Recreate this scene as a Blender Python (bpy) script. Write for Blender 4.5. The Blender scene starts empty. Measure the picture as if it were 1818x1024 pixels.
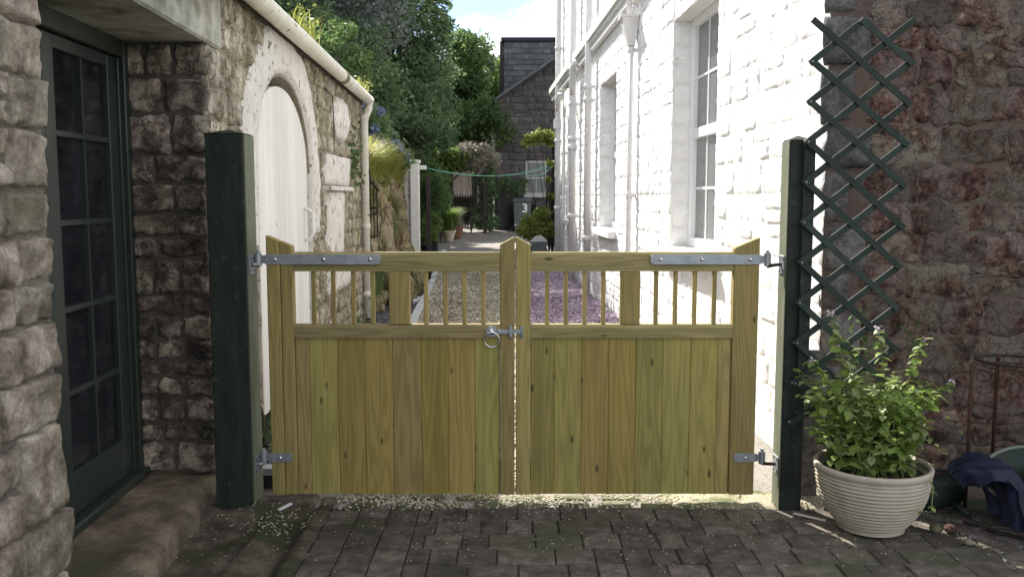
import bpy, bmesh, math, random
import numpy as np
from mathutils import Vector, noise, Matrix
R = math.radians
rnd = random.Random(7)
C = bpy.context.scene.collection
SC = bpy.context.scene

# ------------------------------------------------------------------ camera
EYE = 1.53
FPX = 1600.0
PITCH = math.atan(162 / FPX)
cam_d = bpy.data.cameras.new('camera')
cam = bpy.data.objects.new('camera', cam_d); C.objects.link(cam)
cam.location = (0, 0, EYE)
cam.rotation_euler = (math.pi / 2 - PITCH, 0, 0)
cam_d.sensor_width = 36.0
cam_d.lens = 36.0 * FPX / 1818.0
cam_d.clip_start = 0.05
cam_d.clip_end = 600
SC.camera = cam

# ------------------------------------------------------------------ light
SUN = Vector((-1.22, 2.4, 2.3)).normalized()          # towards the sun
el = math.asin(SUN.z); az = math.atan2(SUN.x, SUN.y)
world = bpy.data.worlds.new('World'); SC.world = world
world.use_nodes = True
wn = world.node_tree.nodes; wl = world.node_tree.links
wn.clear()
wo = wn.new('ShaderNodeOutputWorld'); bg = wn.new('ShaderNodeBackground')
sky = wn.new('ShaderNodeTexSky'); sky.sky_type = 'NISHITA'; sky.sun_disc = False
sky.sun_elevation = el; sky.sun_rotation = az
sky.air_density = 0.6; sky.dust_density = 0.2; sky.ozone_density = 1.0
tc = wn.new('ShaderNodeTexCoord'); mp = wn.new('ShaderNodeMapping'); mp.inputs['Scale'].default_value = (1, 1, 2.2)
mp.inputs['Location'].default_value = (2.098, 2.078, 1.969)
cn = wn.new('ShaderNodeTexNoise'); cn.inputs['Scale'].default_value = 2.6; cn.inputs['Detail'].default_value = 9; cn.inputs['Roughness'].default_value = .58
cr = wn.new('ShaderNodeValToRGB'); cr.color_ramp.elements[0].position = .42; cr.color_ramp.elements[1].position = .56
mx = wn.new('ShaderNodeMix'); mx.data_type = 'RGBA'
mx.inputs[7].default_value = (8.3, 8.15, 8.0, 1)
wl.new(tc.outputs['Generated'], mp.inputs[0]); wl.new(mp.outputs[0], cn.inputs['Vector'])
wl.new(cn.outputs['Fac'], cr.inputs[0]); wl.new(cr.outputs[0], mx.inputs[0])
wl.new(sky.outputs[0], mx.inputs[6]); wl.new(mx.outputs[2], bg.inputs[0]); wl.new(bg.outputs[0], wo.inputs[0])
bg.inputs[1].default_value = 0.102
sun_d = bpy.data.lights.new('sun', 'SUN'); sun_d.energy = 5.0; sun_d.angle = R(0.5); sun_d.color = (1.0, .955, .88)
sun = bpy.data.objects.new('sun', sun_d); C.objects.link(sun)
sun.rotation_euler = (-SUN).to_track_quat('-Z', 'Y').to_euler()
sun.location = (-4, 6, 12)
SC.view_settings.view_transform = 'Standard'; SC.view_settings.look = 'None'
SC.view_settings.exposure = 1.35; SC.view_settings.gamma = 1.0
SC.view_settings.use_curve_mapping = False
SC.render.engine = 'CYCLES'
SC.cycles.max_bounces = 7

# ------------------------------------------------------------------ basic helpers
def at(u, v, Y):
    """world point seen at photo pixel (u, v) at distance Y down the lane (used for measuring)"""
    c, s = math.cos(PITCH), math.sin(PITCH)
    dy = FPX * c - (v - 512) * s; dz = -FPX * s - (v - 512) * c
    return Vector(((u - 909) / dy * Y, Y, EYE + dz / dy * Y))

def LW(y): return -1.366 - .04 * y        # face of the left wall
def RW(y): return 1.83 - .04 * y          # face of the white wall
def gz(y): return 0.0 if y < 15 else .0377 * (y - 15)

def props(o, label=None, cat=None, group=None, kind=None):
    if label: o['label'] = label
    if cat: o['category'] = cat
    if group: o['group'] = group
    if kind: o['kind'] = kind
    return o

def wloc(o):
    p = Vector((0, 0, 0))
    while o is not None:
        p += o.location; o = o.parent
    return p

def empty(name, loc, label=None, cat=None, group=None, kind=None):
    o = bpy.data.objects.new(name, None); C.objects.link(o); o.location = loc
    o.empty_display_size = .2
    return props(o, label, cat, group, kind)

class MB:
    def __init__(s): s.v = []; s.f = []
    def add(s, vs, fs):
        n = len(s.v); s.v += [tuple(p) for p in vs]; s.f += [tuple(i + n for i in f) for f in fs]
        return s
    def box(s, x0, x1, y0, y1, z0, z1):
        return s.add([(x, y, z) for x in (x0, x1) for y in (y0, y1) for z in (z0, z1)],
                     [(0, 1, 3, 2), (4, 6, 7, 5), (0, 4, 5, 1), (2, 3, 7, 6), (0, 2, 6, 4), (1, 5, 7, 3)])
    def hexa(s, pts):     # 4 bottom, 4 top
        return s.add(pts, [(3, 2, 1, 0), (4, 5, 6, 7), (0, 1, 5, 4), (1, 2, 6, 5), (2, 3, 7, 6), (3, 0, 4, 7)])
    def prism(s, poly, ext):      # poly list of 3d points, ext vector
        n = len(poly); e = Vector(ext)
        a = [Vector(p) for p in poly]; b = [p + e for p in a]
        return s.add(a + b, [tuple(range(n))[::-1], tuple(range(n, 2 * n))] + [(i, (i + 1) % n, n + (i + 1) % n, n + i) for i in range(n)])
    def bar(s, p, q, w, h, up=(0, 0, 1)):
        p = Vector(p); q = Vector(q); d = (q - p).normalized(); upv = Vector(up)
        sx = d.cross(upv).normalized(); sz = sx.cross(d).normalized()
        pts = []
        for c in (p, q):
            for a, b in ((-1, -1), (1, -1), (1, 1), (-1, 1)): pts.append(c + sx * a * w / 2 + sz * b * h / 2)
        return s.hexa(pts)
    def tube(s, path, r, n=10, caps=True):
        path = [Vector(p) for p in path]; m = len(path)
        rs = r if isinstance(r, (list, tuple)) else [r] * m
        vs = []; prev = None
        for i, p in enumerate(path):
            d = (path[min(i + 1, m - 1)] - path[max(i - 1, 0)]).normalized()
            if prev is None:
                u = d.orthogonal().normalized()
            else:
                u = (prev - d * prev.dot(d)).normalized()
            prev = u; w = d.cross(u)
            for k in range(n):
                a = 2 * math.pi * k / n
                vs.append(p + (u * math.cos(a) + w * math.sin(a)) * rs[i])
        fs = [(i * n + k, i * n + (k + 1) % n, (i + 1) * n + (k + 1) % n, (i + 1) * n + k) for i in range(m - 1) for k in range(n)]
        if caps: fs += [tuple(range(n))[::-1], tuple(range((m - 1) * n, m * n))]
        return s.add(vs, fs)
    def lathe(s, prof, c, n=32, sx=1, sy=1):
        c = Vector(c); vs = []
        for r, z in prof:
            for k in range(n):
                a = 2 * math.pi * k / n; vs.append(c + Vector((r * math.cos(a) * sx, r * math.sin(a) * sy, z)))
        m = len(prof)
        return s.add(vs, [(i * n + k, i * n + (k + 1) % n, (i + 1) * n + (k + 1) % n, (i + 1) * n + k) for i in range(m - 1) for k in range(n)])
    def build(s, name, mat, parent=None, smooth=False, bevel=0, loc=None, **pr):
        o0 = wloc(parent) if parent is not None else Vector(loc or (0, 0, 0))
        me = bpy.data.meshes.new(name)
        me.from_pydata([(p[0] - o0.x, p[1] - o0.y, p[2] - o0.z) for p in s.v], [], s.f)
        if bevel:
            bm = bmesh.new(); bm.from_mesh(me)
            bmesh.ops.recalc_face_normals(bm, faces=bm.faces)
            bmesh.ops.bevel(bm, geom=bm.edges[:], offset=bevel, segments=1, affect='EDGES', clamp_overlap=True)
            bm.to_mesh(me); bm.free()
        me.materials.append(mat)
        if smooth: me.shade_smooth()
        o = bpy.data.objects.new(name, me); C.objects.link(o)
        if parent is not None: o.parent = parent
        else: o.location = o0
        props(o, **pr)
        return o

def np_mesh(name, V, Fq, mat, parent=None, smooth=False, loc=(0, 0, 0), **pr):
    """V (n,3) float array in world space, Fq (m,k) int array"""
    o0 = wloc(parent) if parent is not None else Vector(loc)
    me = bpy.data.meshes.new(name)
    V = V - np.array(o0)[None, :]
    n, m, k = len(V), len(Fq), Fq.shape[1]
    me.vertices.add(n); me.vertices.foreach_set('co', V.astype(np.float32).ravel())
    me.loops.add(m * k); me.loops.foreach_set('vertex_index', Fq.astype(np.int32).ravel())
    me.polygons.add(m); me.polygons.foreach_set('loop_start', np.arange(0, m * k, k, dtype=np.int32))
    me.polygons.foreach_set('loop_total', np.full(m, k, dtype=np.int32))
    me.update(calc_edges=True)
    me.materials.append(mat)
    if smooth: me.shade_smooth()
    o = bpy.data.objects.new(name, me); C.objects.link(o)
    if parent is not None: o.parent = parent
    else: o.location = o0
    props(o, **pr)
    return o

def child(name, mesh, parent, loc=(0, 0, 0), rot=(0, 0, 0), scale=(1, 1, 1)):
    o = bpy.data.objects.new(name, mesh); C.objects.link(o); o.parent = parent
    o.location = loc; o.rotation_euler = rot; o.scale = scale
    return o

# ------------------------------------------------------------------ materials
def lin(c):  # sRGB 0-255 -> linear
    return tuple(((x / 255) / 12.92 if x / 255 <= .04045 else ((x / 255 + .055) / 1.055) ** 2.4) for x in c) + (1,)

def nmat(name):
    m = bpy.data.materials.new(name); m.use_nodes = True
    return m, m.node_tree.nodes, m.node_tree.links, m.node_tree.nodes['Principled BSDF']

def surf(name, cols, scale=4, rough=.85, bump=.3, bscale=30, bdist=.01, stretch=(1, 1, 1), rand=.0, randhue=0,
         stain=None, stain_scale=1.2, stain_lo=.5, stain_hi=.65, spec=.3, metal=0, detail=8, offs=False, fine=None, crisp=.2, crack=None):
    """noise-driven surface: cols list of linear rgb along a ramp; rand = brightness change per object"""
    m, N, L, b = nmat(name)
    geo = N.new('ShaderNodeNewGeometry'); mp = N.new('ShaderNodeMapping'); mp.inputs['Scale'].default_value = stretch
    L.new(geo.outputs['Position'], mp.inputs['Vector'])
    oi = N.new('ShaderNodeObjectInfo')
    vec = mp.outputs[0]
    if offs:
        ml = N.new('ShaderNodeVectorMath'); ml.operation = 'MULTIPLY_ADD'
        cmb = N.new('ShaderNodeCombineXYZ')
        for i in range(3): L.new(oi.outputs['Random'], cmb.inputs[i])
        ml.inputs[1].default_value = (37, 53, 71)
        L.new(cmb.outputs[0], ml.inputs[0]); L.new(vec, ml.inputs[2]); vec = ml.outputs[0]
    n1 = N.new('ShaderNodeTexNoise'); n1.inputs['Scale'].default_value = scale; n1.inputs['Detail'].default_value = detail
    n1.inputs['Roughness'].default_value = .62; L.new(vec, n1.inputs['Vector'])
    r = N.new('ShaderNodeValToRGB'); e = r.color_ramp.elements
    while len(e) < len(cols): e.new(.5)
    k = len(cols)
    for i, c in enumerate(cols):
        e[i].position = .5 - crisp + 2 * crisp * i / max(1, k - 1); e[i].color = c if len(c) == 4 else tuple(c) + (1,)
    L.new(n1.outputs['Fac'], r.inputs[0]); col = r.outputs[0]
    if fine:
        nf = N.new('ShaderNodeTexNoise'); nf.inputs['Scale'].default_value = fine[0]; nf.inputs['Detail'].default_value = 4
        L.new(vec, nf.inputs['Vector'])
        rf = N.new('ShaderNodeMapRange'); rf.inputs[1].default_value = .3; rf.inputs[2].default_value = .7
        rf.inputs[3].default_value = 1 - fine[1]; rf.inputs[4].default_value = 1 + fine[1]
        L.new(nf.outputs['Fac'], rf.inputs[0])
        hv = N.new('ShaderNodeHueSaturation'); L.new(col, hv.inputs['Color']); L.new(rf.outputs[0], hv.inputs['Value']); col = hv.outputs[0]
    ck = None
    if crack:
        wz = N.new('ShaderNodeTexNoise'); wz.inputs['Scale'].default_value = crack[0] * 1.6; wz.inputs['Detail'].default_value = 5
        L.new(vec, wz.inputs['Vector'])
        wa = N.new('ShaderNodeVectorMath'); wa.operation = 'MULTIPLY_ADD'; wa.inputs[1].default_value = (.16, .16, .16)
        L.new(wz.outputs['Color'], wa.inputs[0]); L.new(vec, wa.inputs[2])
        vo = N.new('ShaderNodeTexVoronoi'); vo.feature = 'DISTANCE_TO_EDGE'; vo.inputs['Scale'].default_value = crack[0]
        L.new(wa.outputs[0], vo.inputs['Vector'])
        ck = N.new('ShaderNodeMapRange'); ck.inputs[1].default_value = 0; ck.inputs[2].default_value = crack[1]
        L.new(vo.outputs['Distance'], ck.inputs[0])
        cv = N.new('ShaderNodeMapRange'); cv.inputs[3].default_value = crack[2]; cv.inputs[4].default_value = 1
        L.new(ck.outputs[0], cv.inputs[0])
        hc = N.new('ShaderNodeHueSaturation'); L.new(col, hc.inputs['Color']); L.new(cv.outputs[0], hc.inputs['Value']); col = hc.outputs[0]
    if stain:
        n2 = N.new('ShaderNodeTexNoise'); n2.inputs['Scale'].default_value = stain_scale; n2.inputs['Detail'].default_value = 7
        L.new(geo.outputs['Position'], n2.inputs['Vector'])
        r2 = N.new('ShaderNodeMapRange'); r2.inputs[1].default_value = stain_lo; r2.inputs[2].default_value = stain_hi
        L.new(n2.outputs['Fac'], r2.inputs[0])
        mm = N.new('ShaderNodeMix'); mm.data_type = 'RGBA'; L.new(r2.outputs[0], mm.inputs[0]); L.new(col, mm.inputs[6])
        mm.inputs[7].default_value = stain; col = mm.outputs[2]
    if rand or randhue:
        hv = N.new('ShaderNodeHueSaturation'); L.new(col, hv.inputs['Color'])
        mr = N.new('ShaderNodeMapRange'); mr.inputs[3].default_value = 1 - rand; mr.inputs[4].default_value = 1 + rand
        L.new(oi.outputs['Random'], mr.inputs[0]); L.new(mr.outputs[0], hv.inputs['Value'])
        if randhue:
            w = N.new('ShaderNodeMath'); w.operation = 'MULTIPLY'; w.inputs[1].default_value = 7.31
            fr = N.new('ShaderNodeMath'); fr.operation = 'FRACT'
            L.new(oi.outputs['Random'], w.inputs[0]); L.new(w.outputs[0], fr.inputs[0])
            m2 = N.new('ShaderNodeMapRange'); m2.inputs[3].default_value = .5 - randhue; m2.inputs[4].default_value = .5 + randhue
            L.new(fr.outputs[0], m2.inputs[0]); L.new(m2.outputs[0], hv.inputs['Hue'])
        col = hv.outputs[0]
    L.new(col, b.inputs['Base Color'])
    b.inputs['Roughness'].default_value = rough; b.inputs['Metallic'].default_value = metal
    b.inputs['Specular IOR Level'].default_value = spec
    if bump:
        nb = N.new('ShaderNodeTexNoise'); nb.inputs['Scale'].default_value = bscale; nb.inputs['Detail'].default_value = 9
        nb.inputs['Roughness'].default_value = .65
        L.new(vec, nb.inputs['Vector'])
        bp = N.new('ShaderNodeBump'); bp.inputs['Strength'].default_value = bump; bp.inputs['Distance'].default_value = bdist
        hh = nb.outputs['Fac']
        if ck:
            sm = N.new('ShaderNodeMath'); sm.operation = 'MULTIPLY_ADD'; sm.inputs[1].default_value = .35
            L.new(ck.outputs[0], sm.inputs[0]); L.new(hh, sm.inputs[2]); hh = sm.outputs[0]
        L.new(hh, bp.inputs['Height']); L.new(bp.outputs[0], b.inputs['Normal'])
    return m

def wood(name, axis, a, b_, c_, knot=True):
    """pressure-treated softwood; grain runs along axis 'z' or 'x'"""
    m, N, L, b = nmat(name)
    geo = N.new('ShaderNodeNewGeometry'); oi = N.new('ShaderNodeObjectInfo')
    cmb = N.new('ShaderNodeCombineXYZ')
    for i in range(3): L.new(oi.outputs['Random'], cmb.inputs[i])
    off = N.new('ShaderNodeVectorMath'); off.operation = 'MULTIPLY_ADD'; off.inputs[1].default_value = (31, 17, 43)
    L.new(cmb.outputs[0], off.inputs[0]); L.new(geo.outputs['Position'], off.inputs[2])
    mp = N.new('ShaderNodeMapping'); mp.inputs['Scale'].default_value = (1, 1, .07) if axis == 'z' else (.07, 1, 1)
    L.new(off.outputs[0], mp.inputs[0])
    n0 = N.new('ShaderNodeTexNoise'); n0.inputs['Scale'].default_value = 9; n0.inputs['Detail'].default_value = 2; L.new(mp.outputs[0], n0.inputs['Vector'])
    # rings: sine of a slow noise gives the cathedral figure
    ms = N.new('ShaderNodeMath'); ms.operation = 'MULTIPLY'; ms.inputs[1].default_value = 75; L.new(n0.outputs['Fac'], ms.inputs[0])
    sn = N.new('ShaderNodeMath'); sn.operation = 'SINE'; L.new(ms.outputs[0], sn.inputs[0])
    mr = N.new('ShaderNodeMapRange'); mr.inputs[1].default_value = -1; L.new(sn.outputs[0], mr.inputs[0])
    n1 = N.new('ShaderNodeTexNoise'); n1.inputs['Scale'].default_value = 120; n1.inputs['Detail'].default_value = 3; L.new(mp.outputs[0], n1.inputs['Vector'])
    n2 = N.new('ShaderNodeTexNoise'); n2.inputs['Scale'].default_value = 14; n2.inputs['Detail'].default_value = 3; L.new(mp.outputs[0], n2.inputs['Vector'])
    mixa = N.new('ShaderNodeMix'); mixa.data_type = 'RGBA'; mixa.inputs[6].default_value = a; mixa.inputs[7].default_value = b_
    r2 = N.new('ShaderNodeMapRange'); r2.inputs[1].default_value = .38; r2.inputs[2].default_value = .62; L.new(n2.outputs['Fac'], r2.inputs[0])
    L.new(r2.outputs[0], mixa.inputs[0])
    # per-board drift between greenish and brownish
    mixb = N.new('ShaderNodeMix'); mixb.data_type = 'RGBA'; mixb.inputs[7].default_value = c_
    rb = N.new('ShaderNodeMapRange'); rb.inputs[1].default_value = 0; rb.inputs[4].default_value = .8; L.new(oi.outputs['Random'], rb.inputs[0])
    L.new(rb.outputs[0], mixb.inputs[0]); L.new(mixa.outputs[2], mixb.inputs[6])
    hv = N.new('ShaderNodeHueSaturation'); L.new(mixb.outputs[2], hv.inputs['Color'])
    ad = N.new('ShaderNodeMath'); ad.operation = 'MULTIPLY_ADD'; ad.inputs[1].default_value = .27; ad.inputs[2].default_value = .76
    L.new(mr.outputs[0], ad.inputs[0])
    ad2 = N.new('ShaderNodeMath'); ad2.operation = 'MULTIPLY_ADD'; ad2.inputs[1].default_value = .34; L.new(n1.outputs['Fac'], ad2.inputs[0]); L.new(ad.outputs[0], ad2.inputs[2])
    f7 = N.new('ShaderNodeMath'); f7.operation = 'MULTIPLY'; f7.inputs[1].default_value = 13.7; L.new(oi.outputs['Random'], f7.inputs[0])
    ff = N.new('ShaderNodeMath'); ff.operation = 'FRACT'; L.new(f7.outputs[0], ff.inputs[0])
    fm = N.new('ShaderNodeMapRange'); fm.inputs[3].default_value = .76; fm.inputs[4].default_value = 1.10; L.new(ff.outputs[0], fm.inputs[0])
    mu = N.new('ShaderNodeMath'); mu.operation = 'MULTIPLY'; L.new(ad2.outputs[0], mu.inputs[0]); L.new(fm.outputs[0], mu.inputs[1])
    L.new(mu.outputs[0], hv.inputs['Value'])
    col = hv.outputs[0]
    if knot:
        mpk = N.new('ShaderNodeMapping'); mpk.inputs['Scale'].default_value = (11, .01, 4.2) if axis == 'z' else (4.2, .01, 11)
        L.new(off.outputs[0], mpk.inputs[0])
        vo = N.new('ShaderNodeTexVoronoi'); vo.inputs['Scale'].default_value = 1.0; L.new(mpk.outputs[0], vo.inputs['Vector'])
        vo.inputs['Randomness'].default_value = 1
        rk = N.new('ShaderNodeMapRange'); rk.inputs[1].default_value = .05; rk.inputs[2].default_value = .12; rk.inputs[3].default_value = .85; rk.inputs[4].default_value = 0
        L.new(vo.outputs['Distance'], rk.inputs[0])
        wnz = N.new('ShaderNodeSeparateColor'); L.new(vo.outputs['Color'], wnz.inputs[0])
        gt = N.new('ShaderNodeMath'); gt.operation = 'GREATER_THAN'; gt.inputs[1].default_value = .15; L.new(wnz.outputs[0], gt.inputs[0])
        mk = N.new('ShaderNodeMath'); mk.operation = 'MULTIPLY'; L.new(rk.outputs[0], mk.inputs[0]); L.new(gt.outputs[0], mk.inputs[1])
        mm = N.new('ShaderNodeMix'); mm.data_type = 'RGBA'; L.new(mk.outputs[0], mm.inputs[0]); L.new(col, mm.inputs[6]); mm.inputs[7].default_value = (.05, .035, .015, 1)
        col = mm.outputs[2]
    L.new(col, b.inputs['Base Color']); b.inputs['Roughness'].default_value = .72; b.inputs['Specular IOR Level'].default_value = .25
    bp = N.new('ShaderNodeBump'); bp.inputs['Strength'].default_value = .25; bp.inputs['Distance'].default_value = .002
    L.new(n1.outputs['Fac'], bp.inputs['Height']); L.new(bp.outputs[0], b.inputs['Normal'])
    return m

def leafmat(name, c1, c2, c3=None, trans=.35, rough=.55):
    m, N, L, b = nmat(name)
    geo = N.new('ShaderNodeNewGeometry'); r = N.new('ShaderNodeValToRGB')
    cols = [c1, c2] + ([c3] if c3 else [])
    e = r.color_ramp.elements
    while len(e) < len(cols): e.new(.5)
    for i, c in enumerate(cols): e[i].position = i / (len(cols) - 1); e[i].color = tuple(c) + (1,)
    n = N.new('ShaderNodeTexNoise'); n.inputs['Scale'].default_value = .9; n.inputs['Detail'].default_value = 3
    L.new(geo.outputs['Position'], n.inputs['Vector'])
    oi = N.new('ShaderNodeObjectInfo')
    ad = N.new('ShaderNodeMath'); ad.operation = 'MULTIPLY_ADD'; ad.inputs[1].default_value = .5
    L.new(geo.outputs['Random Per Island'], ad.inputs[0])
    mr = N.new('ShaderNodeMapRange'); mr.inputs[1].default_value = .3; mr.inputs[2].default_value = .7; mr.inputs[4].default_value = .5
    L.new(n.outputs['Fac'], mr.inputs[0]); L.new(mr.outputs[0], ad.inputs[2]); L.new(ad.outputs[0], r.inputs[0])
    L.new(r.outputs[0], b.inputs['Base Color']); b.inputs['Roughness'].default_value = rough; b.inputs['Specular IOR Level'].default_value = .35
    tr = N.new('ShaderNodeBsdfTranslucent'); L.new(r.outputs[0], tr.inputs[0])
    mx = N.new('ShaderNodeMixShader'); mx.inputs[0].default_value = trans
    out = N['Material Output']; L.new(b.outputs[0], mx.inputs[1]); L.new(tr.outputs[0], mx.inputs[2]); L.new(mx.outputs[0], out.inputs[0])
    return m

def plain(name, c, rough=.5, metal=0, spec=.4, emit=None):
    m, N, L, b = nmat(name)
    b.inputs['Base Color'].default_value = tuple(c) + (1,) if len(c) == 3 else c
    b.inputs['Roughness'].default_value = rough; b.inputs['Metallic'].default_value = metal; b.inputs['Specular IOR Level'].default_value = spec
    return m

M = {}
M['stone_grey'] = surf('grey_stone', [(0.140, 0.112, 0.088), (0.309, 0.259, 0.208), (0.505, 0.444, 0.368)], scale=9, bump=1.0, bscale=18, bdist=.03, crisp=.15, rand=.22, randhue=.012,
                       stain=(.16, .15, .10, 1), stain_scale=3, stain_lo=.52, stain_hi=.75, fine=(60, .22))
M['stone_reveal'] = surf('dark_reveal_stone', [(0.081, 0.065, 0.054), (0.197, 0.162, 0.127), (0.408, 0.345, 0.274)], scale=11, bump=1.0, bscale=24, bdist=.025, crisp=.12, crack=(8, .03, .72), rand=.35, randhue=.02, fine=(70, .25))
M['stone_lane'] = surf('lane_wall_stone', [(.15, .13, .09), (.36, .32, .24), (.56, .52, .43)], scale=8, bump=1.0, bscale=18, bdist=.035, crisp=.14, crack=(6, .03, .7), rand=.2, randhue=.015,
                       stain=(.22, .22, .11, 1), stain_scale=1.6, stain_lo=.52, stain_hi=.78, fine=(40, .25))
M['mortar_grey'] = surf('grey_mortar', [(.13, .115, .095), (.22, .20, .165)], scale=14, bump=.8, bscale=40, bdist=.015, fine=(90, .2))
M['mortar_dark'] = surf('dark_reveal_mortar', [(0.066, 0.058, 0.050), (0.138, 0.120, 0.106)], scale=14, bump=.8, bscale=40, bdist=.015, fine=(90, .2))  # darker mortar tone for the doorway reveal
M['mortar_lane'] = surf('lane_mortar', [(.20, .175, .13), (.36, .33, .26)], scale=9, bump=.8, bscale=30, bdist=.02)
M['lintel'] = surf('concrete_lintel', [(.22, .22, .18), (.36, .36, .31), (.46, .46, .40)], scale=9, bump=.6, bscale=60, bdist=.006, stain=(.13, .13, .09, 1), stain_scale=5, stain_lo=.5, stain_hi=.7)
M['red_stone'] = surf('red_sandstone', [(0.037, 0.019, 0.015), (0.115, 0.060, 0.044), (0.212, 0.150, 0.116)], scale=12, bump=1.0, bscale=26, bdist=.035, crisp=.13, crack=(11, .035, .9), rand=.38, randhue=.022,
                      stain=(.165, .13, .108, 1), stain_scale=5.5, stain_lo=.44, stain_hi=.56, fine=(38, .5))
M['mortar_red'] = surf('pinkish_mortar', [(0.077, 0.053, 0.041), (0.150, 0.118, 0.097)], scale=7, bump=.8, bscale=30, bdist=.015, stain=(0.118, 0.077, 0.063, 1), stain_scale=2.2, stain_lo=.48, stain_hi=.66, fine=(60, .2))
M['quoin'] = surf('grey_quoin_stone', [(.075, .066, .064), (.14, .128, .124), (.20, .188, .18)], scale=6, bump=1.0, bscale=28, bdist=.03, rand=.2, crisp=.14, fine=(45, .35))
M['white_stone'] = surf('white_painted_stone', [(.80, .79, .775), (.86, .855, .84), (.88, .88, .87)], scale=8, bump=.9, bscale=17, bdist=.022, rand=.04,
                        stain=(.48, .45, .40, 1), stain_scale=9, stain_lo=.66, stain_hi=.74, rough=.75)
M['white_paint'] = surf('white_paint', [(.72, .71, .68), (.80, .80, .78)], scale=5, bump=.15, bscale=50, bdist=.003, rough=.5, stain=(.42, .40, .34, 1), stain_scale=14, stain_lo=.64, stain_hi=.72)
M['door_paint'] = surf('flaking_white_door_paint', [(.66, .645, .62), (.76, .75, .73)], scale=3, bump=.3, bscale=40, bdist=.004, rough=.6, rand=.05, stretch=(1, 1, .3),
                       stain=(.36, .32, .27, 1), stain_scale=13, stain_lo=.68, stain_hi=.73)
M['plaster'] = surf('flaking_white_plaster', [(.60, .57, .53), (.76, .74, .70)], scale=10, bump=.9, bscale=26, bdist=.02, stain=(.24, .21, .16, 1), stain_scale=16, stain_lo=.6, stain_hi=.67)
M['dirty_pipe'] = surf('weathered_white_pipe', [(.58, .56, .46), (.72, .71, .64)], scale=6, bump=.15, bscale=60, bdist=.003, rough=.5, stain=(.12, .10, .07, 1), stain_scale=17, stain_lo=.63, stain_hi=.68)
M['pipe'] = surf('white_painted_iron', [(.66, .64, .62), (.76, .75, .74)], scale=8, bump=.2, bscale=50, bdist=.003, rough=.45, stain=(.45, .42, .38, 1), stain_scale=12, stain_lo=.64, stain_hi=.72)
M['green_door'] = surf('dark_green_gloss_paint', [(.018, .026, .021), (.028, .038, .030)], scale=6, bump=.2, bscale=60, bdist=.002, rough=.42, spec=.45)
M['green_post'] = surf('dark_green_fence_stain', [(.012, .017, .013), (.024, .032, .024)], scale=14, bump=.35, bscale=90, bdist=.003, stretch=(1, 1, .12), rough=.62, spec=.3, stain=(.060, .066, .050, 1), stain_scale=17, stain_lo=.62, stain_hi=.74, fine=(40, .3))
M['green_lit_side'] = surf('lit_side_green', [(0.093, 0.102, 0.064), (0.161, 0.174, 0.116)], scale=14, bump=.35, bscale=60, bdist=.003, stretch=(1, 1, .3), rough=.7)  # paler copy of the post green: light painted onto the inner faces
M['trellis'] = surf('dark_green_trellis_stain', [(.012, .022, .017), (.026, .040, .031)], scale=20, bump=.3, bscale=90, bdist=.002, rough=.6, rand=.25)
M['wood_v'] = wood('treated_softwood_boards', 'z', (0.307, 0.241, 0.062, 1), (0.243, 0.198, 0.054, 1), (0.289, 0.206, 0.068, 1))
M['wood_g'] = wood('greenish_treated_boards', 'z', (0.284, 0.245, 0.074, 1), (0.233, 0.215, 0.066, 1), (0.306, 0.242, 0.074, 1))
M['wood_s'] = wood('treated_softwood_stiles', 'z', (0.327, 0.257, 0.089, 1), (0.252, 0.209, 0.073, 1), (0.303, 0.222, 0.089, 1))
M['wood_h'] = wood('treated_softwood_rails', 'x', (0.285, 0.238, 0.102, 1), (0.204, 0.176, 0.073, 1), (0.260, 0.207, 0.097, 1), knot=True)
M['galv'] = surf('galvanised_steel', [(.27, .29, .31), (.40, .42, .44)], scale=18, bump=.1, bscale=60, bdist=.002, rough=.48, metal=.75, spec=.5)
M['bolt'] = plain('bright_zinc', (.7, .7, .7), .25, 1)
M['dark_metal'] = surf('dark_iron', [(.02, .018, .018), (.05, .04, .035)], scale=30, bump=.2, bscale=60, bdist=.002, rough=.6, metal=.3)
M['rust'] = surf('rusty_iron', [(.035, .018, .014), (.10, .045, .03)], scale=30, bump=.3, bscale=90, bdist=.002, rough=.75)
M['glass_dark'] = surf('dark_window_glass', [(.004, .005, .008), (.024, .025, .031)], scale=3.5, rough=.07, bump=.06, bscale=6, bdist=.01, spec=.6, crisp=.16, stretch=(1, 1, .5))
M['glass_house'] = plain('house_window_glass', (.13, .14, .142), .06, 0, .7)
M['net'] = surf('net_behind_glass', [(.10, .105, .11), (.19, .195, .20)], scale=9, bump=.1, bscale=30, rough=.4, stretch=(3, 3, .4))
M['curtain'] = surf('grey_painted_frame', [(.30, .31, .31), (.40, .41, .41)], scale=20, bump=.1, bscale=30, rough=.7, stretch=(3, 3, .4))
M['paver'] = surf('block_paver', [(0.059, 0.048, 0.039), (0.104, 0.087, 0.070), (0.155, 0.131, 0.107)], scale=13, crisp=.15, bump=.6, bscale=70, bdist=.006, rand=.3, randhue=.02,
                  stain=(.055, .06, .032, 1), stain_scale=2.0, stain_lo=.5, stain_hi=.72, rough=.85, fine=(150, .3))
M['joint'] = surf('paver_joint_sand', [(.030, .028, .022), (.065, .060, .046)], scale=40, bump=.5, bscale=120, bdist=.005)
M['concrete_dirty'] = surf('mossy_dirty_concrete', [(0.044, 0.033, 0.024), (0.093, 0.073, 0.053), (0.156, 0.129, 0.093)], scale=7, crisp=.15, bump=.8, bscale=26, bdist=.018,
                           stain=(.045, .055, .025, 1), stain_scale=3.2, stain_lo=.48, stain_hi=.66, fine=(70, .3))
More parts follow.
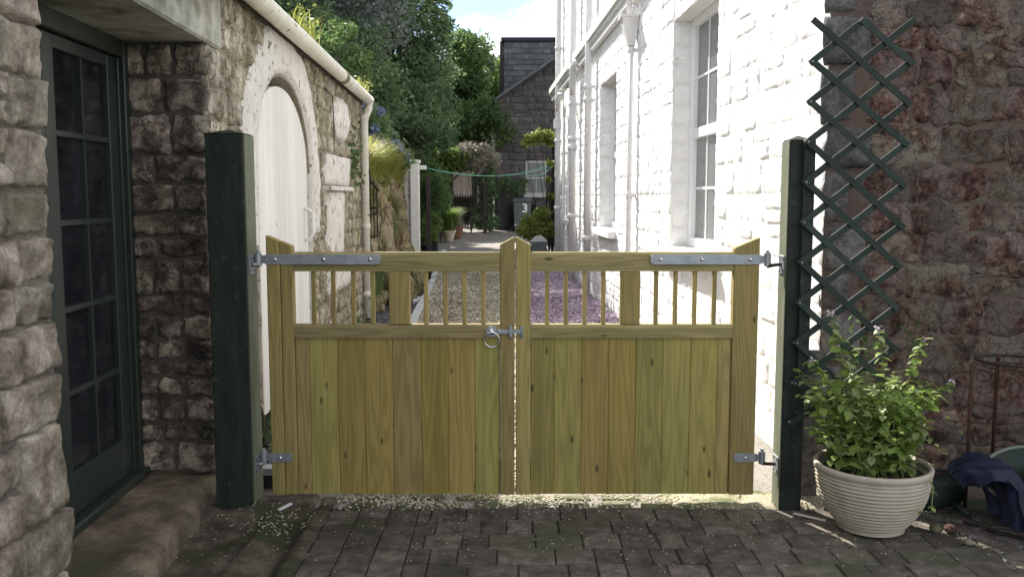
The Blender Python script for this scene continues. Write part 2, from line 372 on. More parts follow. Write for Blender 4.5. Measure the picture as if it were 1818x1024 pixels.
M['step'] = surf('worn_doorstep_stone', [(0.075, 0.057, 0.041), (0.143, 0.112, 0.079), (0.236, 0.190, 0.138)], scale=6, crisp=.15, bump=.7, bscale=24, bdist=.014,
                 stain=(.07, .075, .035, 1), stain_scale=2.5, stain_lo=.5, stain_hi=.7, fine=(60, .2))
M['earth'] = surf('dark_soil', [(.03, .025, .018), (.07, .058, .042)], scale=10, bump=.8, bscale=40, bdist=.03)
M['lane_ground'] = surf('compacted_lane_ground', [(.17, .155, .135), (.25, .23, .20)], scale=3, bump=.6, bscale=40, bdist=.01, fine=(60, .3))
M['sandy'] = surf('sandy_cement', [(.26, .23, .15), (.42, .38, .27)], scale=8, bump=.8, bscale=40, bdist=.012, stain=(.10, .12, .045, 1), stain_scale=4, stain_lo=.5, stain_hi=.62, fine=(100, .3))
M['cobble'] = surf('mossy_stone_shaded', [(.05, .052, .028), (.11, .112, .06), (.17, .165, .105)], scale=10, bump=.6, bscale=50, bdist=.006, rand=.2)  # moss tones, darkened further to stand in for shade under the gate
M['grit'] = surf('pale_grit', [(.40, .37, .25), (.62, .58, .44)], scale=30, bump=0)
M['edging'] = surf('pale_concrete_edging', [(.42, .43, .44), (.58, .59, .61)], scale=12, bump=.4, bscale=50, bdist=.005)
M['hill'] = surf('wooded_bank_ground', [(.018, .03, .012), (.05, .07, .025)], scale=.8, bump=.8, bscale=4, bdist=.2)
M['dark_stone'] = surf('dark_weathered_stone', [(0.043, 0.038, 0.037), (0.076, 0.069, 0.067), (0.114, 0.105, 0.102)], scale=3.0, bump=.9, bscale=12, bdist=.04, rand=.3, randhue=.015, stain=(0.057, 0.055, 0.053, 1), stain_scale=.6, stain_lo=.45, stain_hi=.6)
M['dark_mortar'] = surf('dark_mortar', [(0.052, 0.048, 0.046), (0.085, 0.080, 0.076)], scale=5, bump=.6, bscale=12, bdist=.03)
M['slate'] = surf('grey_slate', [(.075, .08, .085), (.13, .14, .145)], scale=6, bump=.3, bscale=30, bdist=.006, rand=.25, rough=.6)
M['roof_dark'] = surf('dark_roof_edge', [(.02, .02, .024), (.045, .045, .05)], scale=6, bump=.3)
M['trunk'] = surf('tree_bark', [(.05, .04, .03), (.12, .10, .075)], scale=8, bump=.8, bscale=20, bdist=.03, stretch=(1, 1, .3))
M['mossy'] = surf('mossy_bank_stone', [(.13, .10, .055), (.28, .225, .13), (.38, .33, .22)], scale=4, bump=1, bscale=14, bdist=.05, stretch=(1, 1, .6), crisp=.13, crack=(4, .04, .5), stain=(.10, .12, .04, 1), stain_scale=1.6, stain_lo=.47, stain_hi=.62, fine=(22, .3), rand=.15)
M['plant_pot'] = surf('cream_ribbed_pot', [(0.381, 0.336, 0.260), (0.482, 0.429, 0.339)], scale=6, bump=.2, bscale=90, bdist=.002, rough=.65, stain=(0.269, 0.242, 0.180, 1), stain_scale=6, stain_lo=.55, stain_hi=.75)
M['terracotta'] = surf('terracotta', [(.15, .07, .045), (.21, .10, .065)], scale=8, bump=.2)
M['grey_plastic'] = surf('grey_green_plastic', [(.085, .10, .105), (.11, .125, .13)], scale=3, bump=.05, rough=.5)
M['black_plastic'] = plain('black_plastic', (.03, .032, .034), .5)
M['navy'] = surf('navy_blue_plastic', [(.005, .008, .022), (.010, .015, .040)], scale=8, bump=.3, bscale=14, bdist=.02, rough=.55)
M['green_plastic'] = surf('dark_green_plastic', [(.012, .022, .018), (.025, .04, .032)], scale=6, bump=.1, rough=.5)
M['pale_rim'] = plain('pale_green_rim', (.16, .18, .14), .5)
M['cloth_pink'] = surf('faded_pink_cloth', [(.62, .50, .48), (.80, .72, .69)], scale=16, bump=.2, bscale=30)
M['line'] = plain('green_plastic_line', (.10, .40, .30), .4)
M['chip_beige'] = leafmat('beige_shingle', (0.224, 0.190, 0.115), (0.448, 0.403, 0.299), (0.739, 0.706, 0.632), trans=0, rough=.8)
M['chip_purple'] = leafmat('purple_slate_chips', (0.189, 0.119, 0.162), (0.405, 0.308, 0.392), (0.675, 0.588, 0.675), trans=0, rough=.7)
M['chip_dark'] = leafmat('dark_slate_chips', (.035, .033, .04), (.11, .105, .115), (.24, .23, .235), trans=0, rough=.6)
M['litter'] = leafmat('pale_fallen_petals', (.35, .30, .20), (.55, .50, .38), (.75, .72, .6), trans=0, rough=.8)
M['leaf_dark'] = leafmat('dark_blueish_leaves', (0.066, 0.108, 0.062), (0.143, 0.217, 0.100), (0.231, 0.319, 0.150), trans=.5)
M['leaf_copper'] = leafmat('dusky_purple_leaves', (.065, .085, .075), (.125, .155, .13), (.23, .26, .225), trans=.42, rough=.4)
M['leaf_mid'] = leafmat('mid_green_leaves', (.055, .10, .04), (.115, .185, .062), (.19, .27, .095), trans=.55)
M['leaf_bright'] = leafmat('bright_green_leaves', (.085, .14, .04), (.16, .24, .06), (.24, .32, .10), trans=.55)
M['leaf_lime'] = leafmat('yellow_green_leaves', (.12, .17, .03), (.22, .27, .06), (.36, .38, .13), trans=.45)
M['leaf_herb'] = leafmat('herb_leaves', (.11, .18, .03), (.21, .30, .06), (.42, .48, .26), trans=.45, rough=.5)
M['leaf_pale'] = leafmat('pale_honeysuckle', (.14, .17, .10), (.30, .29, .22), (.45, .40, .34), trans=.3)
M['grass'] = leafmat('long_grass', (.16, .20, .04), (.32, .34, .08), (.48, .42, .19), trans=.5)
M['hydrangea'] = leafmat('blue_flower_heads', (.10, .13, .22), (.16, .20, .31), (.24, .28, .40), trans=.2)
M['flower'] = leafmat('small_pinkish_flowers', (.55, .42, .55), (.7, .6, .7), trans=.2)
M['red_flower'] = leafmat('red_flowers', (.5, .04, .02), (.7, .10, .04), trans=.2)
M['white_pvc'] = plain('white_upvc', (.78, .79, .80), .35)
M['twig'] = plain('pale_twig', (.62, .57, .47), .8)

# ------------------------------------------------------------------ stone walls
def grid_st(n, edge):
    return [-1, -1 + edge] + [(-1 + edge) + (2 - 2 * edge) * i / n for i in range(1, n)] + [1 - edge, 1]

def crag(p):
    a = noise.noise(p); b = noise.noise(p * 2.3 + Vector((3, 1, 7))); c = noise.noise(p * 5.1)
    return (.55 - 1.5 * abs(a)) + .5 * (.35 - abs(b)) + .3 * c
def stone_patch(frame, a0, a1, z0, z1, d, rough, n=3, m=2, gap=.008, seed=0, fq=9, clip=None, jit=.5, sink=-.02, rim=.014):
    """one rough-hewn stone face with its own edges; frame(a, z, out) gives the world point"""
    A = grid_st(n, min(.3, rim * 2 / (a1 - a0))); Z = grid_st(m, min(.35, rim * 2 / (z1 - z0)))
    ca, cz = (a0 + a1) / 2, (z0 + z1) / 2; ha, hz = (a1 - a0) / 2 - gap, (z1 - z0) / 2 - gap
    so = Vector((seed * 3.17, seed * 1.31, seed * .77))
    tilt_a = (noise.noise(so * 1.7) * .5) * d; tilt_z = (noise.noise(so * 2.3 + Vector((5, 1, 2))) * .5) * d
    vs = []; na = len(A); nz = len(Z)
    for j, t in enumerate(Z):
        for i, s in enumerate(A):
            cr_ = 1 - .05 * (s * t) ** 6
            ja = noise.noise(Vector((s * 1.7, t * 1.9, 0)) + so) * jit * min(ha, .05) * .35
            jz = noise.noise(Vector((s * 1.9, t * 1.4, 4)) + so) * jit * min(hz, .05) * .45
            a = ca + s * ha * cr_ + ja; z = cz + t * hz * cr_ + jz
            edge = i in (0, na - 1) or j in (0, nz - 1)
            if edge: out = sink
            else:
                out = d * (1 - .22 * max(abs(s), abs(t)) ** 3) + 1.3 * tilt_a * s + 1.3 * tilt_z * t
                p = Vector((a, z, 0)) * fq + so
                out = max(sink * .4, out + rough * crag(p))
            if clip: z = min(z, clip(a))
            vs.append(frame(a, z, out))
    fs = [(j * na + i, j * na + i + 1, (j + 1) * na + i + 1, (j + 1) * na + i) for j in range(nz - 1) for i in range(na - 1)]
    return vs, fs

def courses(z0, z1, h0, h1, r):
    zs = [z0]
    while zs[-1] < z1 - h0 * .6:
        zs.append(min(z1, zs[-1] + r.uniform(h0, h1)))
    zs[-1] = z1
    return zs

def lay(a0, a1, z0, z1, h0, h1, w0, w1, r, holes=()):
    """random rubble coursing; returns rects not overlapping the holes"""
    out = []
    zs = courses(z0, z1, h0, h1, r)
    for k in range(len(zs) - 1):
        zb, zt = zs[k], zs[k + 1]
        segs = [(a0, a1)]
        for (p, q, b, t) in holes:
            if zt > b + .03 and zb < t - .03:
                ns = []
                for (s, e) in segs:
                    if q <= s or p >= e: ns.append((s, e)); continue
                    if p > s: ns.append((s, p))
                    if q < e: ns.append((q, e))
                segs = ns
        for (s, e) in segs:
            if e - s < .05: continue
            x = s
            while x < e - 1e-4:
                w = r.uniform(w0, w1)
                if e - (x + w) < w0 * .7: w = e - x
                if w > .28 and (zt - zb) > .17 and r.random() < .18:
                    zm = zb + (zt - zb) * r.uniform(.4, .6)
                    out.append((x, x + w, zb, zm)); out.append((x, x + w, zm, zt))
                else:
                    out.append((x, x + w, zb, zt))
                x += w
    return out

def core(mb, frame, a0, a1, z0, z1, holes, thick):
    """solid wall behind the stones, with its openings left open"""
    cuts = sorted({a0, a1, *[h[0] for h in holes], *[h[1] for h in holes]})
    for i in range(len(cuts) - 1):
        p, q = cuts[i], cuts[i + 1]; mid = (p + q) / 2
        zz = [(z0, z1)]
        for h in holes:
            if h[0] - 1e-6 <= mid <= h[1] + 1e-6:
                nz_ = []
                for (b, t) in zz:
                    if h[3] <= b or h[2] >= t: nz_.append((b, t)); continue
                    if h[2] > b: nz_.append((b, h[2]))
                    if h[3] < t: nz_.append((h[3], t))
                zz = nz_
        for (b, t) in zz:
            mb.hexa([frame(p, b, 0), frame(q, b, 0), frame(q, b, -thick), frame(p, b, -thick),
                     frame(p, t, 0), frame(q, t, 0), frame(q, t, -thick), frame(p, t, -thick)])

def set_stones(rects, frame, parent, mat, name, d, rough, n, m, maxparts=300, gap=.008, fq=9, clip=None, key=None, stuffname='distant_stonework', jit=.5, **kw):
    if key: rects = sorted(rects, key=key)
    rest = MB()
    for i, (a0, a1, z0, z1) in enumerate(rects):
        dd = d * rnd.uniform(.6, 1.3)
        vs, fs = stone_patch(frame, a0, a1, z0, z1, dd, rough, n, m, gap, seed=rnd.random() * 100, fq=fq, clip=clip, jit=jit, **kw)
        if i < maxparts:
            b = MB(); b.add(vs, fs); b.build(name, mat, parent, smooth=True)
        else: rest.add(vs, fs)
    if rest.v: rest.build(stuffname, mat, parent, smooth=True, kind='stuff')

# ================================================================== GROUND
gx = [-90, -40, -20, -12, -8, -5, -3.4, -2.6, -2.0, -1, 0, 1, 2, 4, 8, 20, 40, 90]
gy = [-20, -8, 0, 4.3, 6, 8, 10.9, 12, 15, 18, 22, 26, 30, 35, 42, 50, 70, 120, 250]
def hill(x, y):
    b = gz(y) - .10
    if y > 10.9 and x < -2.3: b += min(1.9, (-2.0 - x) * 2.2) + max(0, -3.2 - x) * .42
    if y > 40: b += (y - 40) * .03
    return b
mb = MB(); mb.v = [(x, y, hill(x, y)) for y in gy for x in gx]
nx_ = len(gx); mb.f = [(j * nx_ + i, j * nx_ + i + 1, (j + 1) * nx_ + i + 1, (j + 1) * nx_ + i) for j in range(len(gy) - 1) for i in range(nx_ - 1)]
mb.build('ground', M['hill'], kind='structure')

# lane surface behind the gate
mb = MB(); ys = [4.36 + i * .6 for i in range(48)]
for y in ys:
    for x in (LW(y) + .0, -.45 - .04 * y, .1, RW(y)): mb.v.append((x, y, gz(y) - .012 + (0 if y > 5 else 0)))
mb.f = [(j * 4 + i, j * 4 + i + 1, (j + 1) * 4 + i + 1, (j + 1) * 4 + i) for j in range(len(ys) - 1) for i in range(3)]
mb.build('lane', M['lane_ground'], kind='structure')

# paving: bed slab with a separate block for every paver
bed = MB().box(-.89, 4.6, 1.2, 4.335, -.12, -.010).build('paving', M['joint'], kind='structure')
pm = {}
def paver_mesh(w, l, var):
    key = (round(w, 2), round(l, 2), var)
    if key in pm: return pm[key]
    r = random.Random(hash(key) % 9999); g = .0028; h = .05
    bm = bmesh.new()
    c = [(-w / 2 + g, -l / 2 + g), (w / 2 - g, -l / 2 + g), (w / 2 - g, l / 2 - g), (-w / 2 + g, l / 2 - g)]
    mid = []
    for i in range(4):
        p, q = c[i], c[(i + 1) % 4]; mid.append(p)
        for f in (.3, .7):
            mid.append((p[0] + (q[0] - p[0]) * f + r.uniform(-.002, .002), p[1] + (q[1] - p[1]) * f + r.uniform(-.002, .002)))
    n = len(mid)
    def ring(s, z): return [bm.verts.new((x * s[0] + r.uniform(-.001, .001), y * s[1] + r.uniform(-.001, .001), z + r.uniform(-.0012, .0012))) for x, y in mid]
    sx, sy = 1 - .008 / w, 1 - .008 / l
    a = ring((1, 1), -h); b = ring((1, 1), -.005); d = ring((sx, sy), 0)
    for A, B in ((a, b), (b, d)):
        for i in range(n): bm.faces.new((A[i], A[(i + 1) % n], B[(i + 1) % n], B[i]))
    bm.faces.new(d)
    me = bpy.data.meshes.new('paver'); bm.to_mesh(me); bm.free(); me.materials.append(M['paver'])
    pm[key] = me
    return me
rp = random.Random(3); npv = 0
def put_paver(x, y, w, l):
    global npv
    if npv >= 298: return
    npv += 1
    o = child('paver', paver_mesh(w, l, rp.randint(0, 2)), bed, (x, y, rp.uniform(-.0035, .0035)), (rp.uniform(-.008, .008), rp.uniform(-.008, .008), rp.uniform(-.006, .006)))
colx = [-.89, -.745, -.60, -.455]
for i in range(3):
    y = 4.33 - rp.uniform(0, .12)
    put_paver((colx[i] + colx[i + 1]) / 2, (4.332 + y) / 2, .145, 4.332 - y) if 4.332 - y > .05 else None
    while y > 2.5:
        l = rp.choice([.21, .21, .17]); put_paver((colx[i] + colx[i + 1]) / 2, y - l / 2, .145, l); y -= l
y = 4.33
while y > 2.45:
    h = .17; x = -.455; first = True
    while x < 3.5:
        w = rp.choice([.12, .17, .17, .21, .25]) if not first else rp.choice([.06, .10, .14])
        put_paver(x + w / 2, y - h / 2, w, h); x += w; first = False
    y -= h
# gritty concrete strip, channel and dirty apron left of the paving (one uneven cast surface)
mb = MB(); nxg, nyg = 40, 60
def apron(x, y):
    p = Vector((x * 9, y * 5, 1)); nz_ = noise.noise(p) * .012 + noise.noise(p * 3) * .005
    if x > -.955: z = .004
    elif x > -1.02: z = .004 - .055 * (-.955 - x) / .065
    elif x > -1.20: z = -.051 + .045 * (-1.02 - x) / .18
    elif x > -1.235: z = -.045
    else: z = -.03 + .02 * noise.noise(Vector((x * 5, y * 2.2, 7)))
    if y > 4.12 and x < -.99:
        f = min(1, (y - 4.12) / .16); z = z * (1 - f) + f * (.012 + .03 * noise.noise(Vector((x * 6, y * 6, 3))))
    return z + nz_
for j in range(nyg + 1):
    for i in range(nxg + 1):
        x = -1.64 + (.755) * i / nxg; y = 1.3 + 3.2 * j / nyg
        mb.v.append((x, y, apron(x, y)))
mb.f = [(j * (nxg + 1) + i, j * (nxg + 1) + i + 1, (j + 1) * (nxg + 1) + i + 1, (j + 1) * (nxg + 1) + i) for j in range(nyg) for i in range(nxg)]
mb.build('drain_channel', M['concrete_dirty'], smooth=True, kind='structure')

# threshold under the gate: mortar bed with mossy set stones, darkened as painted shade, and washed-out grit
th = MB().box(-.89, 1.62, 4.337, 4.56, -.10, -.022).build('threshold', M['concrete_dirty'], kind='structure')
rt = random.Random(11)
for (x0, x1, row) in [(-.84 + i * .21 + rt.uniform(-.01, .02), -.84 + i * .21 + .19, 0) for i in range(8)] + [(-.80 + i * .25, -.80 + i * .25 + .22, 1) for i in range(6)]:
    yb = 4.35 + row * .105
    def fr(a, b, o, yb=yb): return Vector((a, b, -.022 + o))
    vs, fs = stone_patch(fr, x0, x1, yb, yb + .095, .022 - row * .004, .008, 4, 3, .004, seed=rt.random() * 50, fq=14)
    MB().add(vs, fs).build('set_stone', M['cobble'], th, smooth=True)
# sandy cement fillet, right end
mb = MB(); n = 26
for j in range(9):
    for i in range(n + 1):
        x = .72 + .88 * i / n; y = 4.33 + .24 * j / 8
        e = min(1, i / 4, ) * min(1, j / 1.5)
        mb.v.append((x, y - (.02 * noise.noise(Vector((x * 8, 0, 2))) if j == 0 else 0), -.025 + e * (.03 + .012 * noise.noise(Vector((x * 9, y * 9, 0))))))
mb.f = [(j * (n + 1) + i, j * (n + 1) + i + 1, (j + 1) * (n + 1) + i + 1, (j + 1) * (n + 1) + i) for j in range(8) for i in range(n)]
mb.build('cement_fillet', M['sandy'], smooth=True, kind='structure')

# chips (real stones, uncountable)
def chips(name, P, a, b, c, mat, label, seed, cat='gravel', parent=None):
    g = np.random.default_rng(seed); n = len(P)
    base = np.array([(1, 0, 0), (-1, 0, 0), (0, 1, 0), (0, -1, 0), (0, 0, 1), (0, 0, -1)], float)
    S = np.stack([g.uniform(a[0], a[1], n), g.uniform(b[0], b[1], n), g.uniform(c[0], c[1], n)], 1)
    V = base[None] * S[:, None, :] + g.normal(0, 1, (n, 6, 3)) * S.min(1)[:, None, None] * .15
    az_ = g.uniform(0, 2 * np.pi, n); t = g.normal(0, .25, n); t2 = g.normal(0, .25, n)
    Rz = np.zeros((n, 3, 3)); Rz[:, 0, 0] = np.cos(az_); Rz[:, 0, 1] = -np.sin(az_); Rz[:, 1, 0] = np.sin(az_); Rz[:, 1, 1] = np.cos(az_); Rz[:, 2, 2] = 1
    Rx = np.zeros((n, 3, 3)); Rx[:, 0, 0] = 1; Rx[:, 1, 1] = np.cos(t); Rx[:, 1, 2] = -np.sin(t); Rx[:, 2, 1] = np.sin(t); Rx[:, 2, 2] = np.cos(t)
    Ry = np.zeros((n, 3, 3)); Ry[:, 1, 1] = 1; Ry[:, 0, 0] = np.cos(t2); Ry[:, 0, 2] = np.sin(t2); Ry[:, 2, 0] = -np.sin(t2); Ry[:, 2, 2] = np.cos(t2)
    V = np.einsum('nij,nkj->nki', Rz @ Rx @ Ry, V) + P[:, None, :]
    f = np.array([(0, 2, 4), (2, 1, 4), (1, 3, 4), (3, 0, 4), (2, 0, 5), (1, 2, 5), (3, 1, 5), (0, 3, 5)])
    Fq = (f[None] + (np.arange(n) * 6)[:, None, None]).reshape(-1, 3)
    return np_mesh(name, V.reshape(-1, 3), Fq, mat, parent=parent, label=label, cat=cat, kind='stuff')
g = np.random.default_rng(5)
def lane_pts(n, x0f, x1f, y0, y1, dz=.004):
    y = y0 + (y1 - y0) * g.random(n) ** 1.0; a = g.random(n)
    x = x0f(y) + (x1f(y) - x0f(y)) * a
    z = np.where(y < 15, 0, .0377 * (y - 15)) + dz + g.uniform(0, .008, n)
    return np.stack([x, y, z], 1)
chips('beige_shingle', lane_pts(17000, lambda y: -.73 - .04 * y, lambda y: .12 + .03 * np.sin(y * 2), 4.6, 20), (.018, .038), (.010, .02), (.006, .012), M['chip_beige'], 'pale beige shingle covering the left of the lane', 1)
chips('purple_slate_gravel', lane_pts(17000, lambda y: .10 + .03 * np.sin(y * 2), lambda y: 1.80 - .04 * y, 8.0, 20), (.018, .04), (.010, .022), (.004, .009), M['chip_purple'], 'lilac slate chippings covering the right of the lane', 2)
chips('dark_slate_gravel', lane_pts(9000, lambda y: -1.36 - .04 * y, lambda y: -.82 - .04 * y, 4.78, 19), (.018, .045), (.010, .024), (.004, .01), M['chip_dark'], 'dark slate chippings in the bed below the left wall', 3)
# grit at the threshold and petals on the pavers
n = 2300; P = np.stack([g.uniform(-.9, 1.6, n), g.normal(4.43, .065, n), np.full(n, -.006) + g.uniform(0, .014, n)], 1)
P = P[(P[:, 1] > 4.30) & (P[:, 1] < 4.58)]
keep = np.sin(P[:, 0] * 9 + P[:, 1] * 20) + g.normal(0, .6, len(P)) > -.2
chips('threshold_grit', P[keep], (.005, .012), (.004, .009), (.003, .007), M['grit'], 'pale grit washed over the stones under the gate', 4)
n = 700; P = np.stack([g.uniform(-1.5, 3.0, n), 4.35 - np.abs(g.normal(0, .45, n)), np.full(n, .004)], 1); P = P[P[:, 1] > 2.5]
P[:, 2] = [(apron(px, py) + .004) if px < -.89 else .005 for px, py, _ in P]
chips('fallen_petals', P, (.003, .0075), (.002, .004), (.001, .002), M['litter'], 'tiny pale petals and grit scattered over the paving', 5, cat='litter')
n = 110; P = np.stack([g.normal(-1.15, .10, n), g.normal(4.17, .08, n), np.full(n, .03)], 1)
P[:, 2] = [apron(px, py) + .004 for px, py, _ in P]
chips('dry_leaf_litter', P, (.006, .016), (.002, .005), (.001, .003), M['litter'], 'dry leaf scraps caught at the foot of the left gate post', 6, cat='litter')

# pale edging along the lane bed, with two cross pieces
ed = empty('bed_edging', (-1.2, 12, 0), 'pale concrete edging strip running up the lane beside the dark bed', 'edging')
y = 4.75
while y < 21:
    w = .10
    MB().hexa([(-.78 - .04 * y - w / 2, y, -.02 + gz(y)), (-.78 - .04 * y + w / 2, y, -.02 + gz(y)), (-.78 - .04 * (y + .9) + w / 2, y + .88, -.02 + gz(y)), (-.78 - .04 * (y + .9) - w / 2, y + .88, -.02 + gz(y)),
               (-.78 - .04 * y - w / 2, y, .045 + gz(y)), (-.78 - .04 * y + w / 2, y, .045 + gz(y)), (-.78 - .04 * (y + .9) + w / 2, y + .88, .045 + gz(y)), (-.78 - .04 * (y + .9) - w / 2, y + .88, .045 + gz(y))]
              ).build('edging_block', M['edging'], ed, bevel=.006)
    y += .9
MB().box(LW(13.2) + .05, -1.37, 12.85, 13.45, -.02, .05).build('slab_or_gap_shade', M['edging'], ed, bevel=.006)
MB().box(-1.50, -1.02, 4.66, 4.74, .06, .10).build('slab_or_gap_shade', M['edging'], ed, bevel=.004)
MB().box(-1.50, -1.0, 4.665, 4.735, -.05, .055).build('slab_or_gap_shade', M['black_plastic'], ed)  # solid black box standing in for the shaded gap below the pale board

# ================================================================== LEFT STONE BUILDING
lb = empty('stone_outbuilding', (-1.6, 6, 0), 'rough grey stone outbuilding along the left, with glazed door and arched white door', 'building')
def fL(a, z, o): return Vector((LW(a) + o, a, z))
D0, D1 = 2.87, 4.62               # doorway
A0, A1 = 5.60, 7.46               # arched doorway
AC, AH = (A0 + A1) / 2, (A1 - A0) / 2
SPR, CRN = 1.72, 2.37             # springing, crown
def arch(a, k=1.0):               # underside height at a
    t = (a - AC) / (AH * k)
    return SPR + (CRN - SPR + (k - 1) * .55) * math.sqrt(max(0, 1 - t * t))
mb = MB(); core(mb, fL, .4, D0, 0, 2.74, [], .6)
mb.build('pier_core', M['mortar_grey'], lb)
mb = MB(); core(mb, fL, D1, 10.9, 0, 2.66, [(A0, A1, -1, SPR)], .45)
# carve the arch head: rebuild the panel above springing as strips
mb = MB(); core(mb, fL, D1, A0, 0, 2.66, [], .45); core(mb, fL, A1, 10.9, 0, 2.66, [], .45)
for i in range(24):
    p = A0 + (A1 - A0) * i / 24; q = A0 + (A1 - A0) * (i + 1) / 24
    mb.hexa([fL(p, arch(p), 0), fL(q, arch(q), 0), fL(q, arch(q), -.45), fL(p, arch(p), -.45), fL(p, 2.66, 0), fL(q, 2.66, 0), fL(q, 2.66, -.45), fL(p, 2.66, -.45)])
mb.build('wall_core', M['mortar_lane'], lb)
mb = MB(); core(mb, lambda a, z, o: fL(a, z, o - .01), D0 - .2, D1 + .2, 2.62, 2.74, [], .5); mb.build('wall_core', M['mortar_lane'], lb)
# lintel
mb = MB(); ll = []
for j, z in enumerate((2.30, 2.62)):
    for o in (.028, -.62):
        ll += [fL(2.55, z + (.0 if j else 0), o), fL(4.87, z, o)]
mb.add(ll, [(0, 1, 3, 2), (4, 5, 7, 6), (0, 1, 5, 4), (2, 3, 7, 6), (0, 2, 6, 4), (1, 3, 7, 5)])
mb.build('lintel', M['lintel'], lb, bevel=.012)
# pier corner stones read from the photo
zb = [2.72, 2.30, 2.05, 1.89, 1.733, 1.55, 1.41, 1.268, 1.14, .983, .816, .535, .31, .12, 0.0]
rr = random.Random(21)
for i in range(len(zb) - 1):
    z1_, z0_ = zb[i], zb[i + 1]
    w = rr.choice([.19, .21, .24, .27, .36]); a = D0 + rr.uniform(-.012, .012)
    vs, fs = stone_patch(fL, a - w, a, z0_, z1_, .022 * rr.uniform(.6, 1.8), .011, 16, 13, .003, seed=rr.random() * 90, fq=11, jit=.7, sink=-.012, rim=.010)
    MB().add(vs, fs).build('stone', M['stone_grey'], lb, smooth=True)
    x = a - w
    while x > 1.2:
        w2 = rr.uniform(.2, .42); zc = z0_ + (z1_ - z0_) * .5 if (z1_ - z0_ > .15 and rr.random() < .5) else None
        for (b, t) in ([(z0_, z1_)] if zc is None else [(z0_, zc), (zc, z1_)]):
            vs, fs = stone_patch(fL, x - w2, x, b, t, .03, .014, 9, 7, .004, seed=rr.random() * 90, fq=11, jit=1.0, sink=-.012, rim=.010)
            MB().add(vs, fs).build('stone', M['stone_grey'], lb, smooth=True)
        x -= w2
    # return face of the pier, inside the doorway
    fs_ = lambda a, z, o: Vector((a, D0 + o, z))
    vs, fs = stone_patch(fs_, LW(D0) - .42, LW(D0) + .005, z0_, z1_, .012, .008, 5, 4, .006, seed=rr.random() * 90, fq=11)
    MB().add(vs, fs).build('stone', M['stone_grey'], lb, smooth=True)
# far reveal of the doorway, faces the camera
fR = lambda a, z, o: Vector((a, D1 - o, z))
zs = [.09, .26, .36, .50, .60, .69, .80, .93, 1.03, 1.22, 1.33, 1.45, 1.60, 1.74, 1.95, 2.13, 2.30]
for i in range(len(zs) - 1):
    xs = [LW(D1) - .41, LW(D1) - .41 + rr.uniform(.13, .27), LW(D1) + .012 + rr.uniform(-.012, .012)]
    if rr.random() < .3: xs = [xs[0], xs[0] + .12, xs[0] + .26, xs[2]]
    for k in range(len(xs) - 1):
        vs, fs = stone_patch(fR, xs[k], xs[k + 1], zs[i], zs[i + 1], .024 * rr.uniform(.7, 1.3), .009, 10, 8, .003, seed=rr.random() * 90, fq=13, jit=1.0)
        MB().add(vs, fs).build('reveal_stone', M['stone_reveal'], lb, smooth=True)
MB().box(LW(D1) - .445, LW(D1) - .40, D1 - .012, D1 + .02, .09, 2.3).build('render_strip', M['mortar_grey'], lb)
MB().box(LW(D1) - .40, LW(D1) - .012, D1 - .006, D1 + .02, .09, 2.3).build('reveal_backing', M['mortar_dark'], lb)
# rubble face beyond the doorway; arch surround left free
rl = random.Random(31)
rects = lay(D1, 10.9, 0, 2.30, .12, .20, .18, .42, rl, [(A0 - .02, A1 + .02, -1, 1.9)])
rects += lay(4.88, 10.9, 2.30, 2.65, .15, .19, .18, .42, rl)
def over_arch(q):
    a0, a1, z0, z1 = q
    return a1 > A0 - .3 and a0 < A1 + .3 and z0 < arch(min(max((a0 + a1) / 2, A0), A1)) + .22 and z1 > 1.72 and a0 > A0 - .35 and a1 < A1 + .35
rects = [q for q in rects if not over_arch(q)]
set_stones(rects, fL, lb, M['stone_lane'], 'wall_stone', .016, .018, 6, 4, key=lambda q: q[0], fq=9, jit=1.6, gap=.005, sink=-.010)
# arch surround: lumpy painted plaster ring
mb = MB(); nA, nB = 44, 9
for i in range(nA + 1):
    th_ = math.pi * (-.14 + 1.28 * i / nA)
    for j in range(nB + 1):
        k = j / nB; th2 = min(max(th_, 0), math.pi)
        ca, sa = math.cos(th2), math.sin(th2)
        ex = .36 + .07 * noise.noise(Vector((th_ * 4, 1, 2))) + .05 * noise.noise(Vector((th_ * 11, 3, 2)))
        ra = AH + ex * k; rz = (CRN - SPR) + (ex - .01) * k
        a = AC - ca * ra; z = SPR + sa * rz
        if th_ < 0: z += th_ * 1.1
        if th_ > math.pi: z -= (th_ - math.pi) * 1.1
        o = .03 + .012 * noise.noise(Vector((a * 9, z * 9, 5))) + .006 * noise.noise(Vector((a * 25, z * 25, 5)))
        if j == nB: o = -.01
        if j == 0: o = -.05
        mb.v.append(tuple(fL(a, z, o)))
mb.f = [(i * (nB + 1) + j, i * (nB + 1) + j + 1, (i + 1) * (nB + 1) + j + 1, (i + 1) * (nB + 1) + j) for i in range(nA) for j in range(nB)]
mb.build('arch_surround', M['plaster'], lb, smooth=True)
# jambs of the arched doorway painted plaster
mb = MB()
for (a, s) in ((A0, 1), (A1, -1)):
    mb = MB(); mb.hexa([fL(a - .002 * s, .05, .02), fL(a + .012 * s, .05, .02), fL(a + .012 * s, .05, -.3), fL(a - .002 * s, .05, -.3),
             fL(a - .002 * s, SPR, .02), fL(a + .012 * s, SPR, .02), fL(a + .012 * s, SPR, -.3), fL(a - .002 * s, SPR, -.3)])
    mb.build('jamb', M['plaster'], lb)

